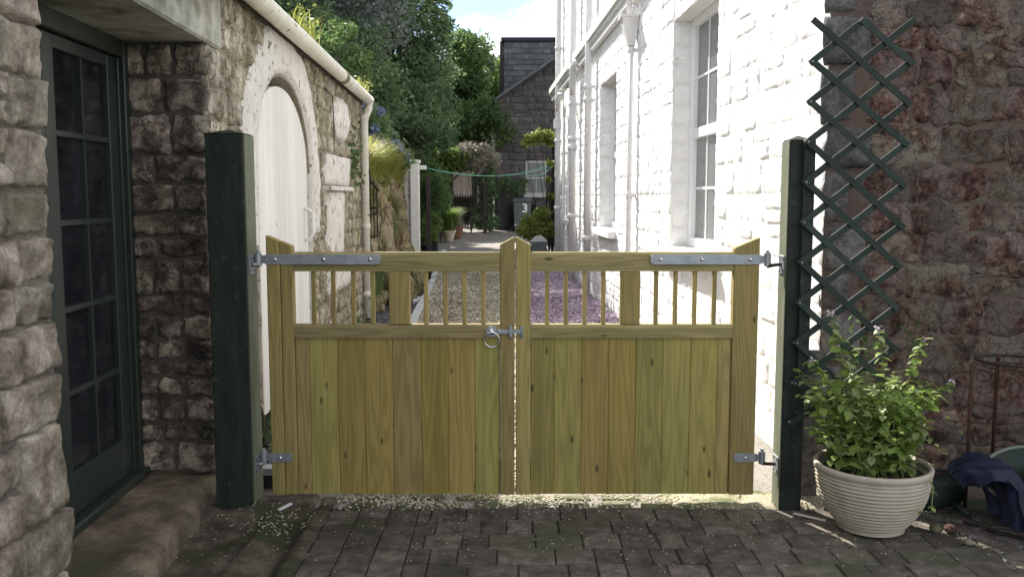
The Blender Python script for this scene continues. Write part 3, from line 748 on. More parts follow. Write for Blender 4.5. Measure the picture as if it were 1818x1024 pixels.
# arched plank door
ad = MB(); ad.hexa([fL(A0, .1, -.16), fL(A1, .1, -.16), fL(A1, .1, -.2), fL(A0, .1, -.2), fL(A0, 1.7, -.16), fL(A1, 1.7, -.16), fL(A1, 1.7, -.2), fL(A0, 1.7, -.2)])
ado = ad.build('arched_door', M['door_paint'], lb, label='white painted arched plank door')
NP = 12
for i in range(NP):
    p = A0 + .02 + (AH * 2 - .04) * i / NP; q = A0 + .02 + (AH * 2 - .04) * (i + 1) / NP; e = .0025
    top = lambda a: arch(a, .995) - .015 - .05 * max(0, 1 - ((a - AC) / AH) ** 2)
    sub = [p + e + (q - p - 2 * e) * k / 3 for k in range(4)]
    o1, o2 = -.016 + rl.uniform(-.0015, .0015), -.155
    vs = []
    for s in sub: vs += [fL(s, .11, o1), fL(s, .11, o2), fL(s, top(s), o2), fL(s, top(s), o1)]
    fs = [(0, 1, 2, 3), (12, 13, 14, 15)]
    for k in range(3):
        for c_ in range(4): fs.append((k * 4 + c_, k * 4 + (c_ + 1) % 4, k * 4 + 4 + (c_ + 1) % 4, k * 4 + 4 + c_))
    MB().add(vs, fs).build('plank', M['door_paint'], ado, bevel=.003)
MB().tube([fL(7.28, 1.18, -.04), fL(7.28, 1.19, .03), fL(7.28, 1.24, .055), fL(7.28, 1.38, .055), fL(7.28, 1.43, .03), fL(7.28, 1.44, -.04)], .014, 8).build('handle', M['white_paint'], ado, smooth=True)
MB().hexa([fL(5.62, 1.30, -.04), fL(6.2, 1.30, -.04), fL(6.2, 1.30, -.05), fL(5.62, 1.30, -.05), fL(5.62, 1.345, -.04), fL(6.2, 1.33, -.04), fL(6.2, 1.33, -.05), fL(5.62, 1.345, -.05)]).build('hinge_strap', M['door_paint'], ado)
# white painted stone tablet and pale patch
def slab(a0, a1, z0, z1, d, name, mat, n=6, m=5):
    vs, fs = stone_patch(fL, a0, a1, z0, z1, d, .006, n, m, 0, seed=a0, fq=9, jit=.5)
    MB().add(vs, fs).build(name, mat, lb, smooth=True)
slab(8.08, 9.38, 1.63, 1.93, .06, 'tablet_head', M['plaster'])
MB().hexa([fL(8.05, 1.59, .10), fL(9.42, 1.59, .10), fL(9.42, 1.59, 0), fL(8.05, 1.59, 0), fL(8.05, 1.63, .10), fL(9.42, 1.63, .10), fL(9.42, 1.63, 0), fL(8.05, 1.63, 0)]).build('tablet_ledge', M['plaster'], lb, bevel=.008)
slab(8.15, 9.02, .95, 1.59, .05, 'tablet_panel', M['plaster'], 6, 8)
slab(8.15, 9.42, .62, .95, .055, 'tablet_base', M['plaster'])
mb = MB(); NAg = 14
for j in range(NAg + 1):
    z = 2.07 + .46 * j / NAg; tz = 2 * j / NAg - 1
    for i in range(NAg + 1):
        s = 2 * i / NAg - 1; wd = .52 * math.sqrt(max(0, 1 - tz ** 2)) * (1 + .25 * noise.noise(Vector((z * 9, 0 if s < 0 else 5, 0)))) + .02
        a = 9.12 + s * wd; o = .075 * (1 - s ** 4) * (1 - tz ** 6) + .03 * noise.noise(Vector((a * 6, z * 9, 1))) + .015 * noise.noise(Vector((a * 17, z * 20, 1))) - .005
        if abs(s) > .99 or abs(tz) > .99: o = -.02
        mb.v.append(tuple(fL(a, z, o)))
mb.f = [(j * (NAg + 1) + i, j * (NAg + 1) + i + 1, (j + 1) * (NAg + 1) + i + 1, (j + 1) * (NAg + 1) + i) for j in range(NAg) for i in range(NAg)]
mb.build('whitewashed_boulder', M['plaster'], lb, smooth=True)
# glazed green door in the doorway
FX = .40
def fD(a, z, o): return Vector((LW(a) - FX + o, a, z))
def dbox(a0, a1, z0, z1, o0, o1):
    return MB().hexa([fD(a0, z0, o0), fD(a1, z0, o0), fD(a1, z0, o1), fD(a0, z0, o1), fD(a0, z1, o0), fD(a1, z1, o0), fD(a1, z1, o1), fD(a0, z1, o1)])
gd = dbox(D1 - .075, D1 + .0, .09, 2.3, .03, -.06).build('glazed_door', M['green_door'], lb, bevel=.006, label='dark green glazed door of small panes')
dbox(D0, D0 + .075, .09, 2.3, .03, -.06).build('frame', M['green_door'], gd, bevel=.006)
dbox(D0 + .075, D1 - .075, 2.215, 2.3, .03, -.06).build('frame', M['green_door'], gd, bevel=.006)
dbox(D1 - .11, D1 - .077, .10, 2.213, .012, -.03).build('door_stop', M['green_door'], gd, bevel=.004)
dbox(D0 + .02, D1 - .02, .09, .135, .06, -.06).build('threshold_bar', M['green_door'], gd, bevel=.008)
mid_ = (D0 + D1) / 2
zr = [.34, .68, 1.045, 1.42, 1.80, 2.14]
for (l0, l1) in ((D0 + .078, mid_ - .002), (mid_ + .002, D1 - .112)):
    dbox(l1 - .10, l1, .137, 2.21, 0, -.045).build('stile', M['green_door'], gd, bevel=.004)
    dbox(l0, l0 + .10, .137, 2.21, 0, -.045).build('stile', M['green_door'], gd, bevel=.004)
    dbox(l0 + .101, l1 - .101, .137, zr[0] - .012, -.001, -.044).build('bottom_rail', M['green_door'], gd, bevel=.004)
    dbox(l0 + .101, l1 - .101, zr[-1] + .012, 2.21, -.001, -.044).build('top_rail', M['green_door'], gd, bevel=.004)
    w = (l1 - l0 - .2) / 2
    for z in zr[1:-1]: dbox(l0 + .102, l1 - .102, z - .012, z + .012, -.003, -.04).build('glazing_bar', M['green_door'], gd)
    for k in (1,): dbox(l0 + .1 + w * k - .011, l0 + .1 + w * k + .011, zr[0] - .011, zr[-1] + .011, -.005, -.038).build('glazing_bar', M['green_door'], gd)
    for k in range(2):
        for q in range(5):
            zp = [zr[0] - .013] + zr[1:-1] + [zr[-1] + .013]
            t = rl.uniform(-.0015, .0015)
            MB().hexa([fD(l0 + .1 + w * k, zp[q], -.024 + t), fD(l0 + .1 + w * (k + 1), zp[q], -.024 - t), fD(l0 + .1 + w * (k + 1), zp[q], -.028 - t), fD(l0 + .1 + w * k, zp[q], -.028 + t),
                       fD(l0 + .1 + w * k, zp[q + 1], -.024), fD(l0 + .1 + w * (k + 1), zp[q + 1], -.024), fD(l0 + .1 + w * (k + 1), zp[q + 1], -.028), fD(l0 + .1 + w * k, zp[q + 1], -.028)]).build('pane', M['glass_dark'], gd)
dbox(D0 - .2, D1 + .2, 0, 2.5, -.9, -1.0).build('inner_wall', M['black_plastic'], lb)
# doorstep
mb = MB(); n1, n2 = 14, 26
for i in range(n2 + 1):
    y = 2.0 + (D1 - 2.0) * i / n2
    edge = -1.445 - .09 * (y - 3.37) / 1.16 + .016 * noise.noise(Vector((0, y * 5, 3)))
    prof = [(-2.05 if y > D0 else -1.49, .088)] + [(0, 0)] * 8 + [(edge - .02, .085), (edge, .07), (edge + .012, .03), (edge + .015, -.08)]
    x0 = prof[0][0]
    for k in range(1, 9): prof[k] = (x0 + (edge - .02 - x0) * k / 9, .088)
    for (x, z) in prof: mb.v.append((x, y, z + .006 * noise.noise(Vector((x * 7, y * 7, 0))) + .003 * noise.noise(Vector((x * 21, y * 21, 0)))))
mb.f = [(i * 13 + k, i * 13 + k + 1, (i + 1) * 13 + k + 1, (i + 1) * 13 + k) for i in range(n2) for k in range(12)]
mb.build('doorstep', M['step'], lb, smooth=True)
# gutter, downpipe, eaves
GZ = 2.66
def gut(a, k): 
    ang = math.pi * (1 + k)   # half round below
    return Vector((LW(a) + .12 + .062 * math.cos(ang), a, GZ + .062 * math.sin(ang)))
mb = MB(); mb.tube([(LW(y) + .12, y, GZ - .004 * (y - 1) / 10) for y in (1.0, 3, 5, 7, 9, 10.75)], .058, 18)
gt = mb.build('gutter', M['dirty_pipe'], lb, smooth=True)
for y in (3.2, 8.55, 8.60, 8.65): MB().tube([(LW(y) + .12, y, GZ - .004), (LW(y) + .12, y + .03, GZ - .004)], .064, 16).build('collar', M['mossy'] if y > 8 else M['dirty_pipe'], gt, smooth=True)
px_, py_ = LW(10.7) + .10, 10.68
mb = MB(); mb.tube([(px_ + .02, py_ + .02, GZ), (px_ + .02, py_ + .0, GZ - .09), (px_ - .01, py_, GZ - .17), (px_ - .035, py_, GZ - .22), (px_ - .035, py_, .1)], .047, 14)
dp = mb.build('downpipe', M['dirty_pipe'], lb, smooth=True)
for z in (2.42, 1.15, .35): MB().tube([(px_ - .035, py_, z), (px_ - .035, py_, z + .07)], .055, 14).build('collar', M['dirty_pipe'], dp, smooth=True)
mb = MB(); mb.hexa([(LW(.4) + .10, .4, 2.745), (LW(10.95) + .10, 10.95, 2.685), (LW(10.95) - 3.2, 10.95, 4.0), (LW(.4) - 3.2, .4, 4.0),
                    (LW(.4) + .10, .4, 2.765), (LW(10.95) + .10, 10.95, 2.705), (LW(10.95) - 3.2, 10.95, 4.03), (LW(.4) - 3.2, .4, 4.03)])
mb.build('roof', M['slate'], lb)
mb = MB().box(LW(10.9) - 3.0, LW(10.9) - .45, 10.5, 10.86, 0, 2.6); mb.box(LW(.4) - 3, LW(.4) - .6, .4, .8, 0, 2.6); mb.build('end_wall', M['mortar_lane'], lb)
MB().bar((LW(4.9) + .02, 4.9, 2.66), (LW(10.9) + .02, 10.9, 2.645), .03, .06).build('fascia', M['trunk'], lb)
# trail of wire and stem on the wall near the downpipe
MB().tube([fL(8.2, 2.50, .02), fL(8.5, 2.46, .04), fL(8.62, 2.2, .03), fL(8.65, 1.95, .02)], .006, 6).build('wire', M['trunk'], lb)

# ================================================================== WHITE HOUSE (painted side + red gable)
wh = empty('stone_house', (3.2, 9, 0), 'tall stone house with white painted side wall and red stone end wall', 'house')
def fW(a, z, o): return Vector((RW(a) - o, a, z))
CY = 4.75
wins = [(6.93, 8.50, 1.07, 3.14), (11.85, 13.4, 1.09, 3.16), (16.6, 18.1, 1.10, 3.18)]
mb = MB(); core(mb, fW, CY + .02, 20.9, -.1, 6.6, wins, .45); mb.build('side_wall_core', M['white_paint'], wh)
rw = random.Random(41)
rects = lay(CY + .0, 20.9, 0, 3.72, .15, .24, .22, .48, rw, wins) + lay(CY, 20.9, 4.02, 6.6, .17, .26, .25, .5, rw)
set_stones(rects, fW, wh, M['white_stone'], 'painted_stone', .006, .010, 7, 6, maxparts=298, key=lambda q: q[0] + (8 if q[2] > 3.9 else 0), gap=.0, fq=8, jit=.6, sink=-.001, rim=.022, stuffname='distant_painted_stonework')
# string course (three stepped bands)
sc_ = MB()
for (z0_, z1_, o) in ((3.72, 3.80, .09), (3.80, 3.86, .115), (3.86, 3.97, .15), (3.97, 4.02, .12)):
    sc_.hexa([fW(CY + .01, z0_, o), fW(20.9, z0_, o), fW(20.9, z0_, -.02), fW(CY + .01, z0_, -.02), fW(CY + .01, z1_, o), fW(20.9, z1_, o), fW(20.9, z1_, -.02), fW(CY + .01, z1_, -.02)])
sc_.build('string_course', M['white_paint'], wh)
def wbox(a0, a1, z0, z1, o0, o1):
    return MB().hexa([fW(a0, z0, o0), fW(a1, z0, o0), fW(a1, z0, o1), fW(a0, z0, o1), fW(a0, z1, o0), fW(a1, z1, o0), fW(a1, z1, o1), fW(a0, z1, o1)])
for wi, (a0, a1, z0, z1) in enumerate(wins):
    wbox(a0 - .14, a1 + .14, z0 - .10, z0 - .005, .11, -.19).build('sill', M['white_paint'], wh, bevel=.008)
    # reveal stones of the far jamb
    fj = lambda a, z, o, a1=a1: Vector((a, a1 - o, z))
    for (p, q, b, t) in lay(RW(a1) + .004, RW(a1) + .185, z0, z1, .15, .24, .3, .5, rw):
        vs, fs = stone_patch(fj, p, q, b, t, .006, .006, 3, 3, .002, seed=rw.random() * 50, fq=12, jit=.3)
        MB().add(vs, fs).build('reveal_stone', M['white_stone'], wh, smooth=True)
    wd = wbox(a0 + .001, a0 + .075, z0, z1, -.16, -.25).build('window', M['white_pvc'], wh, bevel=.005)
    wbox(a1 - .075, a1 - .001, z0, z1, -.16, -.25).build('frame', M['white_pvc'], wd, bevel=.005)
    wbox(a0 + .076, a1 - .076, z1 - .075, z1 - .001, -.161, -.25).build('frame', M['white_pvc'], wd, bevel=.005)
    wbox(a0 + .076, a1 - .076, z0 + .001, z0 + .09, -.161, -.25).build('frame', M['white_pvc'], wd, bevel=.005)
    zm = (z0 + z1) / 2
    wbox(a0 + .077, a1 - .077, zm - .045, zm + .045, -.165, -.24).build('meeting_rail', M['white_pvc'], wd, bevel=.005)
    wbox(a0 + .078, a0 + .115, z0 + .09, z1 - .076, -.175, -.235).build('sash_stile', M['white_pvc'], wd)
    wbox(a1 - .115, a1 - .078, z0 + .09, z1 - .076, -.175, -.235).build('sash_stile', M['white_pvc'], wd)
    for (b, t) in ((z0 + .09, zm - .045), (zm + .045, z1 - .075)):
        wbox(a0 + .12, a1 - .12, (b + t) / 2 - .011, (b + t) / 2 + .011, -.195, -.203).build('glazing_bar', M['white_pvc'], wd)
        for k in (1, 2):
            c_ = a0 + (a1 - a0) * k / 3
            wbox(c_ - .011, c_ + .011, b + .001, t - .001, -.196, -.204).build('glazing_bar', M['white_pvc'], wd)
        wbox(a0 + .12, a1 - .12, b, t, -.205, -.211).build('pane', M['glass_house'], wd)
# drainpipes
def pipe(u, v, r, top=6.5, collars=(), off=.09):
    y = (1.83 - off) / ((u - 909) / 1608.0 + .04); x = RW(y) - off
    p = MB().tube([(x, y, .02), (x, y, top)], r, 14).build('drainpipe', M['pipe'], wh, smooth=True)
    for z in collars:
        MB().tube([(x, y, z - .04), (x, y, z - .035), (x, y, z + .035), (x, y, z + .04)], [r, r * 1.28, r * 1.28, r], 14).build('collar', M['pipe'], p, smooth=True)
        MB().hexa([Vector((x - .02, y - .02, z - .02)), Vector((x + off + .02, y - .02, z - .02)), Vector((x + off + .02, y + .02, z - .02)), Vector((x - .02, y + .02, z - .02)),
                   Vector((x - .02, y - .02, z + .02)), Vector((x + off + .02, y - .02, z + .02)), Vector((x + off + .02, y + .02, z + .02)), Vector((x - .02, y + .02, z + .02))]).build('bracket', M['pipe'], p)
    return p, x, y
p1, x, y = pipe(1117, 300, .030, 3.23, (1.55, 3.17), off=.075)
hp = MB(); hw = [(.04, 3.22), (.045, 3.25), (.12, 3.52), (.135, 3.52), (.135, 3.55), (.11, 3.55), (.04, 3.30)]
for i in range(len(hw) - 1):
    (ra, za), (rb, zb_) = hw[i], hw[i + 1]
    hp.add([(x - ra, y - ra, za), (x + min(ra, .07), y - ra, za), (x + min(ra, .07), y + ra, za), (x - ra, y + ra, za), (x - rb, y - rb, zb_), (x + min(rb, .07), y - rb, zb_), (x + min(rb, .07), y + rb, zb_), (x - rb, y + rb, zb_)],
           [(0, 1, 5, 4), (1, 2, 6, 5), (2, 3, 7, 6), (3, 0, 4, 7)])
hp.build('hopper', M['pipe'], p1)
MB().tube([(x - .02, y + .02, 3.46), (x - .03, y + .02, 3.64), (x - .03, y - .1, 3.78), (x - .06, y - .35, 3.9), (x - .10, y - .6, 4.05), (x - .10, y - .62, 6.5)], .03, 10).build('swan_neck', M['pipe'], p1, smooth=True)
MB().tube([(x - .02, y + .06, 3.46), (x - .02, y + .06, 3.58), (x + .01, y - .0, 3.64), (x + .08, y - .05, 3.66)], .022, 10).build('overflow_bend', M['pipe'], p1, smooth=True)
pipe(1043, 250, .056, 6.5, (.9, 3.0, 3.2, 4.9), off=.11)
p3, x, y = pipe(1016, 300, .062, 6.5, (1.2, 2.55, 3.15, 3.75, 5.2), off=.12)
MB().tube([(x, y, 3.3), (x - .02, y - .12, 3.45), (x - .02, y - .32, 3.75), (x + .02, y - .45, 3.80), (x + .14, y - .5, 3.80)], .055, 12).build('branch_bend', M['pipe'], p3, smooth=True)
MB().tube([(x, y, 2.75), (x - .05, y + .15, 2.95), (x - .06, y + .7, 3.4), (x, y + 1.1, 3.5), (x + .12, y + 1.2, 3.5)], .05, 12).build('branch_bend', M['pipe'], p3, smooth=True)
MB().tube([(x, y, 2.35), (x, y, 2.45)], .085, 12).build('collar', M['pipe'], p3, smooth=True)
pipe(1000, 300, .035, 3.1, (1.5, 2.4), off=.08)
p5, x, y = pipe(990, 300, .06, 6.5, (1.3, 2.7, 4.6), off=.10)
MB().box(x - .09, x + .06, y - .08, y + .08, 2.95, 3.15).build('hopper', M['pipe'], p5, bevel=.01)
MB().tube([(x, y, 3.3), (x - .03, y - .2, 3.5), (x, y - .5, 3.6), (x + .1, y - .6, 3.6)], .045, 10).build('branch_bend', M['pipe'], p5, smooth=True)
# red gable wall facing the yard
fG = lambda a, z, o: Vector((a, CY - o, z))
XR = 5.2
mb = MB().box(RW(CY), XR, CY, CY + .4, -.1, 6.6); mb.build('end_wall_core', M['mortar_red'], wh)
MB().box(RW(20.9) + .02, XR, 20.5, 20.9, -.1, 6.6).build('rear_wall_core', M['white_paint'], wh)
rg = random.Random(51)
zq = courses(0, 3.45, .18, .30, rg)
for i in range(len(zq) - 1):
    w = .22 if i % 2 else .13; w += rg.uniform(-.03, .03)
    bul = .035 if zq[i] > 1.75 else .0
    vs, fs = stone_patch(fG, RW(CY) - bul - rg.uniform(.0, .012), RW(CY) + w, zq[i], zq[i + 1], .018, .016, 7, 6, .004, seed=rg.random() * 60, fq=10)
    MB().add(vs, fs).build('quoin', M['quoin'], wh, smooth=True)
rects = [q for q in lay(RW(CY) + .2, 4.2, 0, 3.45, .11, .21, .17, .40, rg)]
set_stones(rects, fG, wh, M['red_stone'], 'red_stone', .006, .012, 9, 7, maxparts=298, gap=.003, fq=17, jit=2.0, sink=-.003, rim=.012, key=lambda q: q[0])

# ================================================================== GATE
GY = 4.40                                     # front face of the leaves
def gxp(u, v=660): return (u - 909) * GY / (FPX * math.cos(PITCH) - (v - 512) * math.sin(PITCH))
def chamf_rail(x0, x1, z0, z1, y0, y1, ch=.011):
    return MB().prism([(x0, y0, z0), (x0, y0, z1 - ch), (x0, y0 + ch, z1), (x0, y1 - .003, z1), (x0, y1, z1 - .003), (x0, y1, z0)], (x1 - x0, 0, 0))
def bolt(parent, x, y, z, r=.009):
    b = MB(); vs = []
    b.tube([(x, y + .001, z), (x, y - .004, z), (x, y - .008, z)], [r, r * .95, r * .5], 12)
    b.build('bolt', M['bolt'], parent, smooth=True)
BOT, MR0, MR1, TR0, TR1 = .044, .838, .905, 1.168, 1.262
def leaf(xh, xm, side, boards, bars, mull, label, bmat):
    """xh hinge edge, xm meeting edge; side=+1 when the hinge is on the left"""
    x0, x1 = min(xh, xm), max(xh, xm)
    t = empty('gate_leaf', ((x0 + x1) / 2, GY + .03, BOT), label, 'gate', 'pair of wooden gate leaves')
    sh = .127 if side > 0 else .124; smw = .071
    # hinge stile (a drying crack splits it): two staves side by side
    hz0, hz1 = 1.345, 1.292
    def stile(a, b, za, zb__, y0=GY, y1=GY + .058, bev=.004):
        MB().prism([(a, y0, BOT), (b, y0, BOT), (b, y0, zb__), (a, y0, za)], (0, y1 - y0, 0)).build('stile', M['wood_s'], t, bevel=bev)
    if side > 0:
        cx = xh + .066; f = (cx - xh) / sh; zc = hz0 + (hz1 - hz0) * f
        stile(xh, cx - .001, hz0, zc); stile(cx + .001, xh + sh, zc, hz1, y0=GY + .0015)
        stile(xm - smw, xm, 1.30, 1.338)
        ix0, ix1 = xh + sh, xm - smw
    else:
        stile(xh - sh, xh, hz1 - .01, hz0 - .01)
        stile(xm, xm + smw, 1.338, 1.298)
        ix0, ix1 = xm + smw, xh - sh
    e = .0008
    chamf_rail(ix0 + e, ix1 - e, TR0, TR1, GY + .006, GY + .052).build('top_rail', M['wood_h'], t)
    chamf_rail(ix0 + e, ix1 - e, MR0, MR1, GY + .003, GY + .052, .014).build('middle_rail', M['wood_h'], t)
    MB().box(ix0 + e, ix1 - e, GY + .036, GY + .056, .10, .22).build('bottom_rail', M['wood_h'], t, bevel=.003)
    for (ua, ub) in mull:
        MB().box(gxp(ua, 520), gxp(ub, 520), GY + .007, GY + .050, MR1 + .001, TR0 - .001).build('muntin', M['wood_s'], t, bevel=.003)
    for u in bars:
        xc = gxp(u, 520)
        MB().box(xc - .0105, xc + .0105, GY + .018, GY + .039, MR1 + .0005, TR0 - .0005).build('baluster', M['wood_s'], t, bevel=.002)
    us = boards; k = 0
    for a, b in zip(us[:-1], us[1:]):
        xa, xb = gxp(a, 740), gxp(b, 740)
        xa = max(xa, ix0 + .001); xb = min(xb, ix1 - .001)
        y0 = GY + .016 + rnd.uniform(-.0008, .0008); g_ = .0001; v_ = .004
        # tongue-and-groove board with V edges, front at y0
        MB().prism([(xa + g_, y0 + v_, BOT + rnd.uniform(-.002, .001)), (xa + g_ + v_, y0, BOT), (xb - g_ - v_, y0, BOT), (xb - g_, y0 + v_, BOT), (xb - g_, y0 + .018, BOT), (xa + g_, y0 + .018, BOT)],
                   (0, 0, MR0 - BOT - .001)).build('board', bmat[k % len(bmat)], t)
        k += 1
    # strap hinges
    zt, zbm = 1.227, .236
    for (z, L_, nb, hh, u0) in ((zt, .56 if side > 0 else .535, 3, .049, 0), (zbm, .105, 1, .045, 0)):
        s = side; x0_ = xh - s * .004; x1_ = xh + s * L_; h2 = hh / 2
        pts = [(x0_, GY - .0065, z - h2), (x1_ - s * .012, GY - .0065, z - h2), (x1_, GY - .0065, z - h2 + .010), (x1_, GY - .0065, z + h2 - .010), (x1_ - s * .012, GY - .0065, z + h2), (x0_, GY - .0065, z + h2)]
        st = MB().prism(pts, (0, .006, 0)).build('strap_hinge', M['galv'], t, bevel=.001)
        xs = [xh + s * .046, xh + s * .283, xh + s * (L_ - .05)] if nb == 3 else [xh + s * .045, xh + s * .085]
        for i, xb_ in enumerate(xs):
            bolt(st, xb_, GY - .0075, z, .010 if (nb == 3 or i == 0) else .004)
        MB().bar((xh - s * .004, GY - .0035, z), (xh - s * .028, GY + .004, z), hh * .8, .005, up=(0, 1, 0)).build('hinge_neck', M['galv'], st)
        MB().tube([(xh - s * .040, GY + .008, z - .033), (xh - s * .040, GY + .008, z + .030)], .0165, 16).build('knuckle', M['galv'], st, smooth=False)
        MB().tube([(xh - s * .040, GY + .008, z + .030), (xh - s * .040, GY + .008, z + .043)], .009, 12).build('pin', M['galv'], st)
    return t
XL, XRt, XM = -1.203, 1.212, .0155
W1, W2, W3 = M['wood_v'], M['wood_g'], M['wood_s']
gl = leaf(XL, XM - .003, 1, [524, 550, 600, 648, 697, 748, 795, 843, 889], [555, 590, 626, 660.5, 755.5, 790, 824, 857.5], [(690, 727)],
          'left leaf of the low wooden gate, with the ring latch on it', [W3, W2, W1, W1, W3, W1, W1, W2])
gr_ = leaf(XRt, XM + .004, -1, [940, 983, 1032, 1080, 1128, 1176, 1225, 1273, 1299], [971.5, 1005, 1038.5, 1072, 1166, 1200.5, 1235, 1270], [(1102, 1137)],
           'right leaf of the low wooden gate, with greener boards and no ring', [W2, W2, W1, W1, W2, W2, W2, W3])
# ring latch
lx, lz = gxp(873, 590), .872
la = MB().tube([(lx, GY - .001, lz), (lx, GY - .006, lz)], .026, 20).build('ring_latch', M['galv'], gl, smooth=False)
MB().tube([(lx, GY - .006, lz), (lx, GY - .02, lz), (lx, GY - .028, lz)], [.017, .014, .009], 14).build('boss', M['bolt'], la, smooth=True)
ringp = [(lx + .037 * math.sin(a), GY - .022 - .004 * math.cos(a), lz - .034 - .037 * -math.cos(a) * 1.0 - .004) for a in [2 * math.pi * i / 28 for i in range(29)]]
MB().tube(ringp, .0042, 8, caps=False).build('ring', M['bolt'], la, smooth=True)
MB().box(lx + .028, XM + .034, GY - .011, GY - .006, lz - .011, lz + .011).build('latch_bar', M['galv'], la, bevel=.001)
gx_ = XM - .022
MB().box(gx_ - .009, gx_ + .009, GY - .016, GY - .0005, lz - .031, lz + .031).build('bar_guide', M['galv'], la, bevel=.003)
for dz in (-.026, .026): MB().tube([(gx_, GY - .016, lz + dz), (gx_, GY - .018, lz + dz)], .003, 8).build('screw', M['dark_metal'], la)
kx = XM + .032
kp = MB().box(kx - .008, kx + .008, GY - .003, GY - .0005, lz - .036, lz + .028).build('latch_keeper', M['galv'], gr_, bevel=.001)
MB().tube([(kx + .001, GY - .003, lz + .014), (kx + .001, GY - .018, lz + .016), (kx + .001, GY - .022, lz), (kx + .001, GY - .018, lz - .022), (kx + .001, GY - .003, lz - .028)], .0035, 8).build('hook', M['galv'], kp, smooth=True)
for dz in (-.031, .023): MB().tube([(kx, GY - .003, lz + dz), (kx, GY - .005, lz + dz)], .003, 8).build('screw', M['dark_metal'], kp)

# ================================================================== POSTS
def post(x0, x1, y0, y1, top, label, capdir, inner):
    t = empty('gate_post', ((x0 + x1) / 2, (y0 + y1) / 2, 0), label, 'gate post', 'posts the gate hangs on')
    MB().box(x0, x1, y0, y1, -.05, top).build('shaft', M['green_post'], t, bevel=.005)
    cx_, cy_ = (x0 + x1) / 2, (y0 + y1) / 2; o = .001
    MB().add([(x0 - o, y0 - o, top), (x1 + o, y0 - o, top), (x1 + o, y1 + o, top), (x0 - o, y1 + o, top), (cx_, cy_, top + .022)],
             [(3, 2, 1, 0), (0, 1, 4), (1, 2, 4), (2, 3, 4), (3, 0, 4)]).build('cap', M['green_post'], t)
    xi = x1 if inner > 0 else x0
    MB().box(min(xi, xi + .004 * inner), max(xi, xi + .004 * inner), y0 + .008, y1 - .004, 0, top - .006).build('lit_face', M['green_lit_side'], t)  # thin paler skin that paints the lane light on the inner face
    for z in (1.205, .215):
        xp = xi + .005 * inner
        MB().box(min(xp, xp + .005 * inner), max(xp, xp + .005 * inner), y0 + .02, y0 + .10, z - .045, z + .045).build('pintle_plate', M['galv'], t, bevel=.001)
        gx__ = (XL - .040) if inner > 0 else (XRt + .040)
        MB().tube([(xp, y0 + .06, z), (xp + .022 * inner, y0 + .06, z), (gx__, GY + .008, z - .012)], .0085, 10).build('pintle', M['galv'] if inner > 0 else M['dark_metal'], t, smooth=True)
        for (dy, dz) in ((.03, -.03), (.03, .03), (.085, -.03), (.085, .03)):
            MB().tube([(xp + .005 * inner, y0 + dy, z + dz), (xp + .008 * inner, y0 + dy, z + dz)], .005, 8).build('screw', M['dark_metal'], t)
    return t
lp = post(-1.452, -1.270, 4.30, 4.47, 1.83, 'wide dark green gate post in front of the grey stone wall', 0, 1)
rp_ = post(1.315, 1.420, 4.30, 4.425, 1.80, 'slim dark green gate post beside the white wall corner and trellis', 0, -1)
MB().box(1.372, 1.425, 4.268, 4.2985, .70, 1.80).build('batten', M['green_post'], rp_, bevel=.003)

MB().box(1.438, 1.565, 4.50, 4.53, -.02, .76).build('grey_board', M['quoin'], bevel=.004, loc=(1.5, 4.5, 0), label='narrow grey upright board closing the gap between slim gate post and house corner', cat='board')

# ================================================================== TRELLIS
tr = empty('trellis', (1.7, 4.24, .5), 'dark green diamond trellis fixed beside the right gate post', 'trellis')
TY = 4.245
Ln = [at(1447 - 3.9 * i, 38 + 71.3 * i, TY) for i in range(11)]
Rn = [at(1622 - 4.3 * i, 38 + 72.6 * i, TY) for i in range(11)]
Rn = [Vector((p.x, p.y, p.z)) for p in Rn]
w_, d_ = .030, .008
def slat(p, q, y):
    a = Vector((p.x, y, p.z)); b = Vector((q.x, y, q.z)); dd = (b - a).normalized() * .014
    MB().bar(a - dd, b + dd, w_, d_, up=(0, 1, 0)).build('slat', M['trellis'], tr, bevel=.0015)
mt = at(1533, 38, TY)
slat(mt, Rn[1], TY)
for i in range(0, 9): slat(Ln[i], Rn[i + 2], TY + rnd.uniform(0, .001))
slat(Ln[9], (Ln[9] + Rn[10] * 1.0) * .5 + (Rn[10] - Rn[10]) , TY)
slat(Ln[1], mt, TY + .0095)
for i in range(2, 11): slat(Ln[i], Rn[i - 2], TY + .0095 + rnd.uniform(0, .001))
for i in range(1, 10):
    MB().tube([(Ln[i].x, TY - .006, Ln[i].z), (Ln[i].x, TY + .016, Ln[i].z)], .004, 8).build('rivet', M['galv'], tr)

